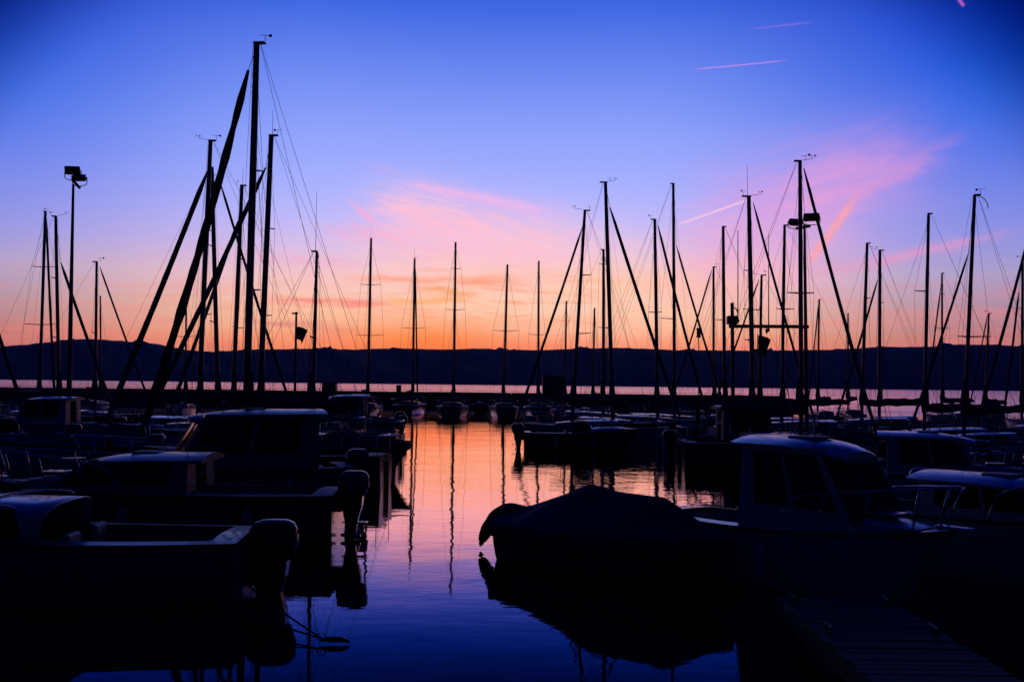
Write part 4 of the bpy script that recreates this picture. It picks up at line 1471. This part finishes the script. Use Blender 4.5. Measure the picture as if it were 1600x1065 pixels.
def flag(label, hoist, fly, drop, D, w, pole_from=None, pole_to=None, group=None, cat='flag'):
    """limp cloth hanging from a staff"""
    top = at(*hoist, D)
    b_ = MB()
    rn = random.Random(int(hoist[0]))
    rows_ = []
    for i in range(11):
        u = i / 10
        row = []
        for j in range(9):
            v = j / 8
            x = v * w * (1 - .55 * u * v)
            z = -drop * u - .55 * w * v * v * (.6 + .4 * u)
            y = .10 * math.sin(v * 7 + u * 3) * v
            row.append(Vector((x * fly, y, z)))
        rows_.append(row)
    b_.rings(rows_, closed=False)
    return b_, top


D = 117.0
o_ = at(461, 605, D)
o_.z = 2.06
r = empty('flagpole', o_)
tag(r, 'flagpole with a limp dark flag on the breakwater, left of the channel', 'flagpole')
tube_part('pole', [(0, 0, 0), at(463, 487, D) - o_], [.16, .12], 'paint', r, 10)
b = MB()
b.box(at(461, 489.5, D) - o_, (.70, .20, .20), bev=.03)
b.build('pole_head', 'paint', r)
b, tp = flag('', (464, 510), 1, 1.5, D, 1.25)
for v in b.v:
    v += tp - o_
b.build('flag', 'flag', r, True)

D = 48.0
o_ = at(1184, 640, D)
o_.z = .43
r = empty('flag_staff', o_)
tag(r, 'short staff with a crumpled dark flag under the gantry beam', 'flag')
tube_part('staff', [(0, 0, 0), at(1184, 522, D) - o_], [.035, .025], 'paint', r, 8)
b, tp = flag('', (1185, 524), 1, .85, D, .62)
for v in b.v:
    v += tp - o_
b.build('flag_cloth', 'flag', r, True)

D = 117.6
o_ = at(1091.5, 610, D)
o_.z = 2.06
r = empty('lantern_post', o_)
tag(r, 'slim post carrying a small dark lantern on the breakwater, right side', 'lantern post')
pz = (at(1091, 528, D) - o_).z
tube_part('post', [(0, 0, 0), (0, 0, pz)], .055, 'paint', r, 8)
tube_part('lantern', [(0, 0, pz), (0, 0, pz + .1), (0, 0, pz + .2), (0, 0, pz + 1.0), (0, 0, pz + 1.12), (0, 0, pz + 1.2)], [.06, .27, .25, .25, .34, .08], 'lamp', r, 10)
tube_part('finial', smooth_path([(-.15, 0, pz + 1.15), (-.15, 0, pz + 1.4), (0, 0, pz + 1.52), (.15, 0, pz + 1.4), (.15, 0, pz + 1.15)], 3), .03, 'paint', r, 5)


def hut(label, xl, xr, ytop, D, zbase=2.06, dep=1.5, win=True):
    a, c = at(xl, ytop, D), at(xr, ytop, D)
    w, h = c.x - a.x, a.z - zbase
    o = Vector(((a.x + c.x) / 2, D, zbase))
    r = empty('hut', o)
    tag(r, label, 'hut')
    b_ = MB()
    b_.box((0, 0, h / 2 - .05), (w - .1, dep - .1, h - .1), bev=.01)
    b_.build('wall', 'paint', r)
    b_ = MB()
    b_.box((0, 0, h - .06), (w + .06, dep + .06, .10), bev=.02)
    b_.build('roof', 'concrete', r)
    b_ = MB()
    b_.box((-w * .15, -dep / 2 + .03, h * .42), (w * .4, .06, h * .75), bev=.01)
    d_ = b_.build('door', 'motor2', r)
    b_ = MB()
    b_.box((-w * .0, -dep / 2 - .02, h * .42), (.04, .05, .12))
    b_.build('handle', 'steel', d_)


hut('square flat-roofed hut on the breakwater at the right end of the gap', 847, 881, 587, 117.9)
hut('low flat-roofed hut on the breakwater, left of the mid-channel masts', 504, 527, 597, 117.9)
b = MB()
c = at(623, 607, 117.6)
b.box((0, 0, .36), (.54, .5, .72), bev=.03)
b.box((0, 0, .74), (.60, .56, .05), bev=.015)
o = b.build('service_box', 'paint')
o.location = (c.x, 117.6, 2.07)
tag(o, 'small service box standing on the breakwater beside the doubled mast', 'service box')

# ------------------------------------------------------------------ moorings afloat
c = at(524, 1001, 11.6)
b = MB()
b.tube([(-.17, 0, .02), (-.12, 0, .03), (-.04, 0, .035), (.06, 0, .035), (.13, 0, .02), (.17, 0, .0)], [.015, .035, .05, .045, .03, .01], 12, flat=.7)
r = empty('mooring_buoy', (c.x, 11.6, 0.02))
tag(r, 'small dark mooring buoy with two lines, afloat at the bottom left', 'mooring buoy')
b.build('float_body', 'float', r, True)
tube_part('ring', [(-.16 + .05 * math.cos(a * .7), 0, .06 + .05 * math.sin(a * .7)) for a in range(10)], .008, 'steel', r, 5)
p0 = Vector((c.x - .15, 11.6, .06))
for tgt in ((-3.95, 13.55, .62), (-4.1, 13.1, .30)):
    t_ = Vector(tgt)
    pts = [lerp(p0, t_, u / 8) - Vector((0, 0, .05 * math.sin(math.pi * u / 8))) - Vector((c.x, 11.6, .02)) for u in range(9)]
    tube_part('mooring_line', pts, .012, 'rope', r, 5)

# quay the photographer stands on (behind and below the lens)
b = MB()
b.box((0, -9, 0.1), (46, 20, 2.6), bev=.05)
o = b.build('quay', 'concrete')
tag(o, 'concrete quay edge in front of the moored boats', 'quay', kind='structure')

# ------------------------------------------------------------------ evening air over the lake
b = MB()
b.add([(x, y, z) for z in (-6, 420) for x, y in ((-14500, -700), (14500, -700), (14500, 14500), (-14500, 14500))],
      [(3, 2, 1, 0), (4, 5, 6, 7), (0, 1, 5, 4), (1, 2, 6, 5), (2, 3, 7, 6), (3, 0, 4, 7)])
hm = bpy.data.materials.new('evening_haze')
hm.use_nodes = True
t = hm.node_tree
t.nodes.clear()
pv = t.nodes.new('ShaderNodeVolumePrincipled')
pv.inputs['Color'].default_value = (0.18, 0.36, 1.0, 1)
pv.inputs['Density'].default_value = HAZE
oo = t.nodes.new('ShaderNodeOutputMaterial')
t.links.new(pv.outputs[0], oo.inputs['Volume'])
hz = b.build('haze', hm)
tag(hz, 'thin blue evening haze over the lake and hills', 'haze', kind='stuff')
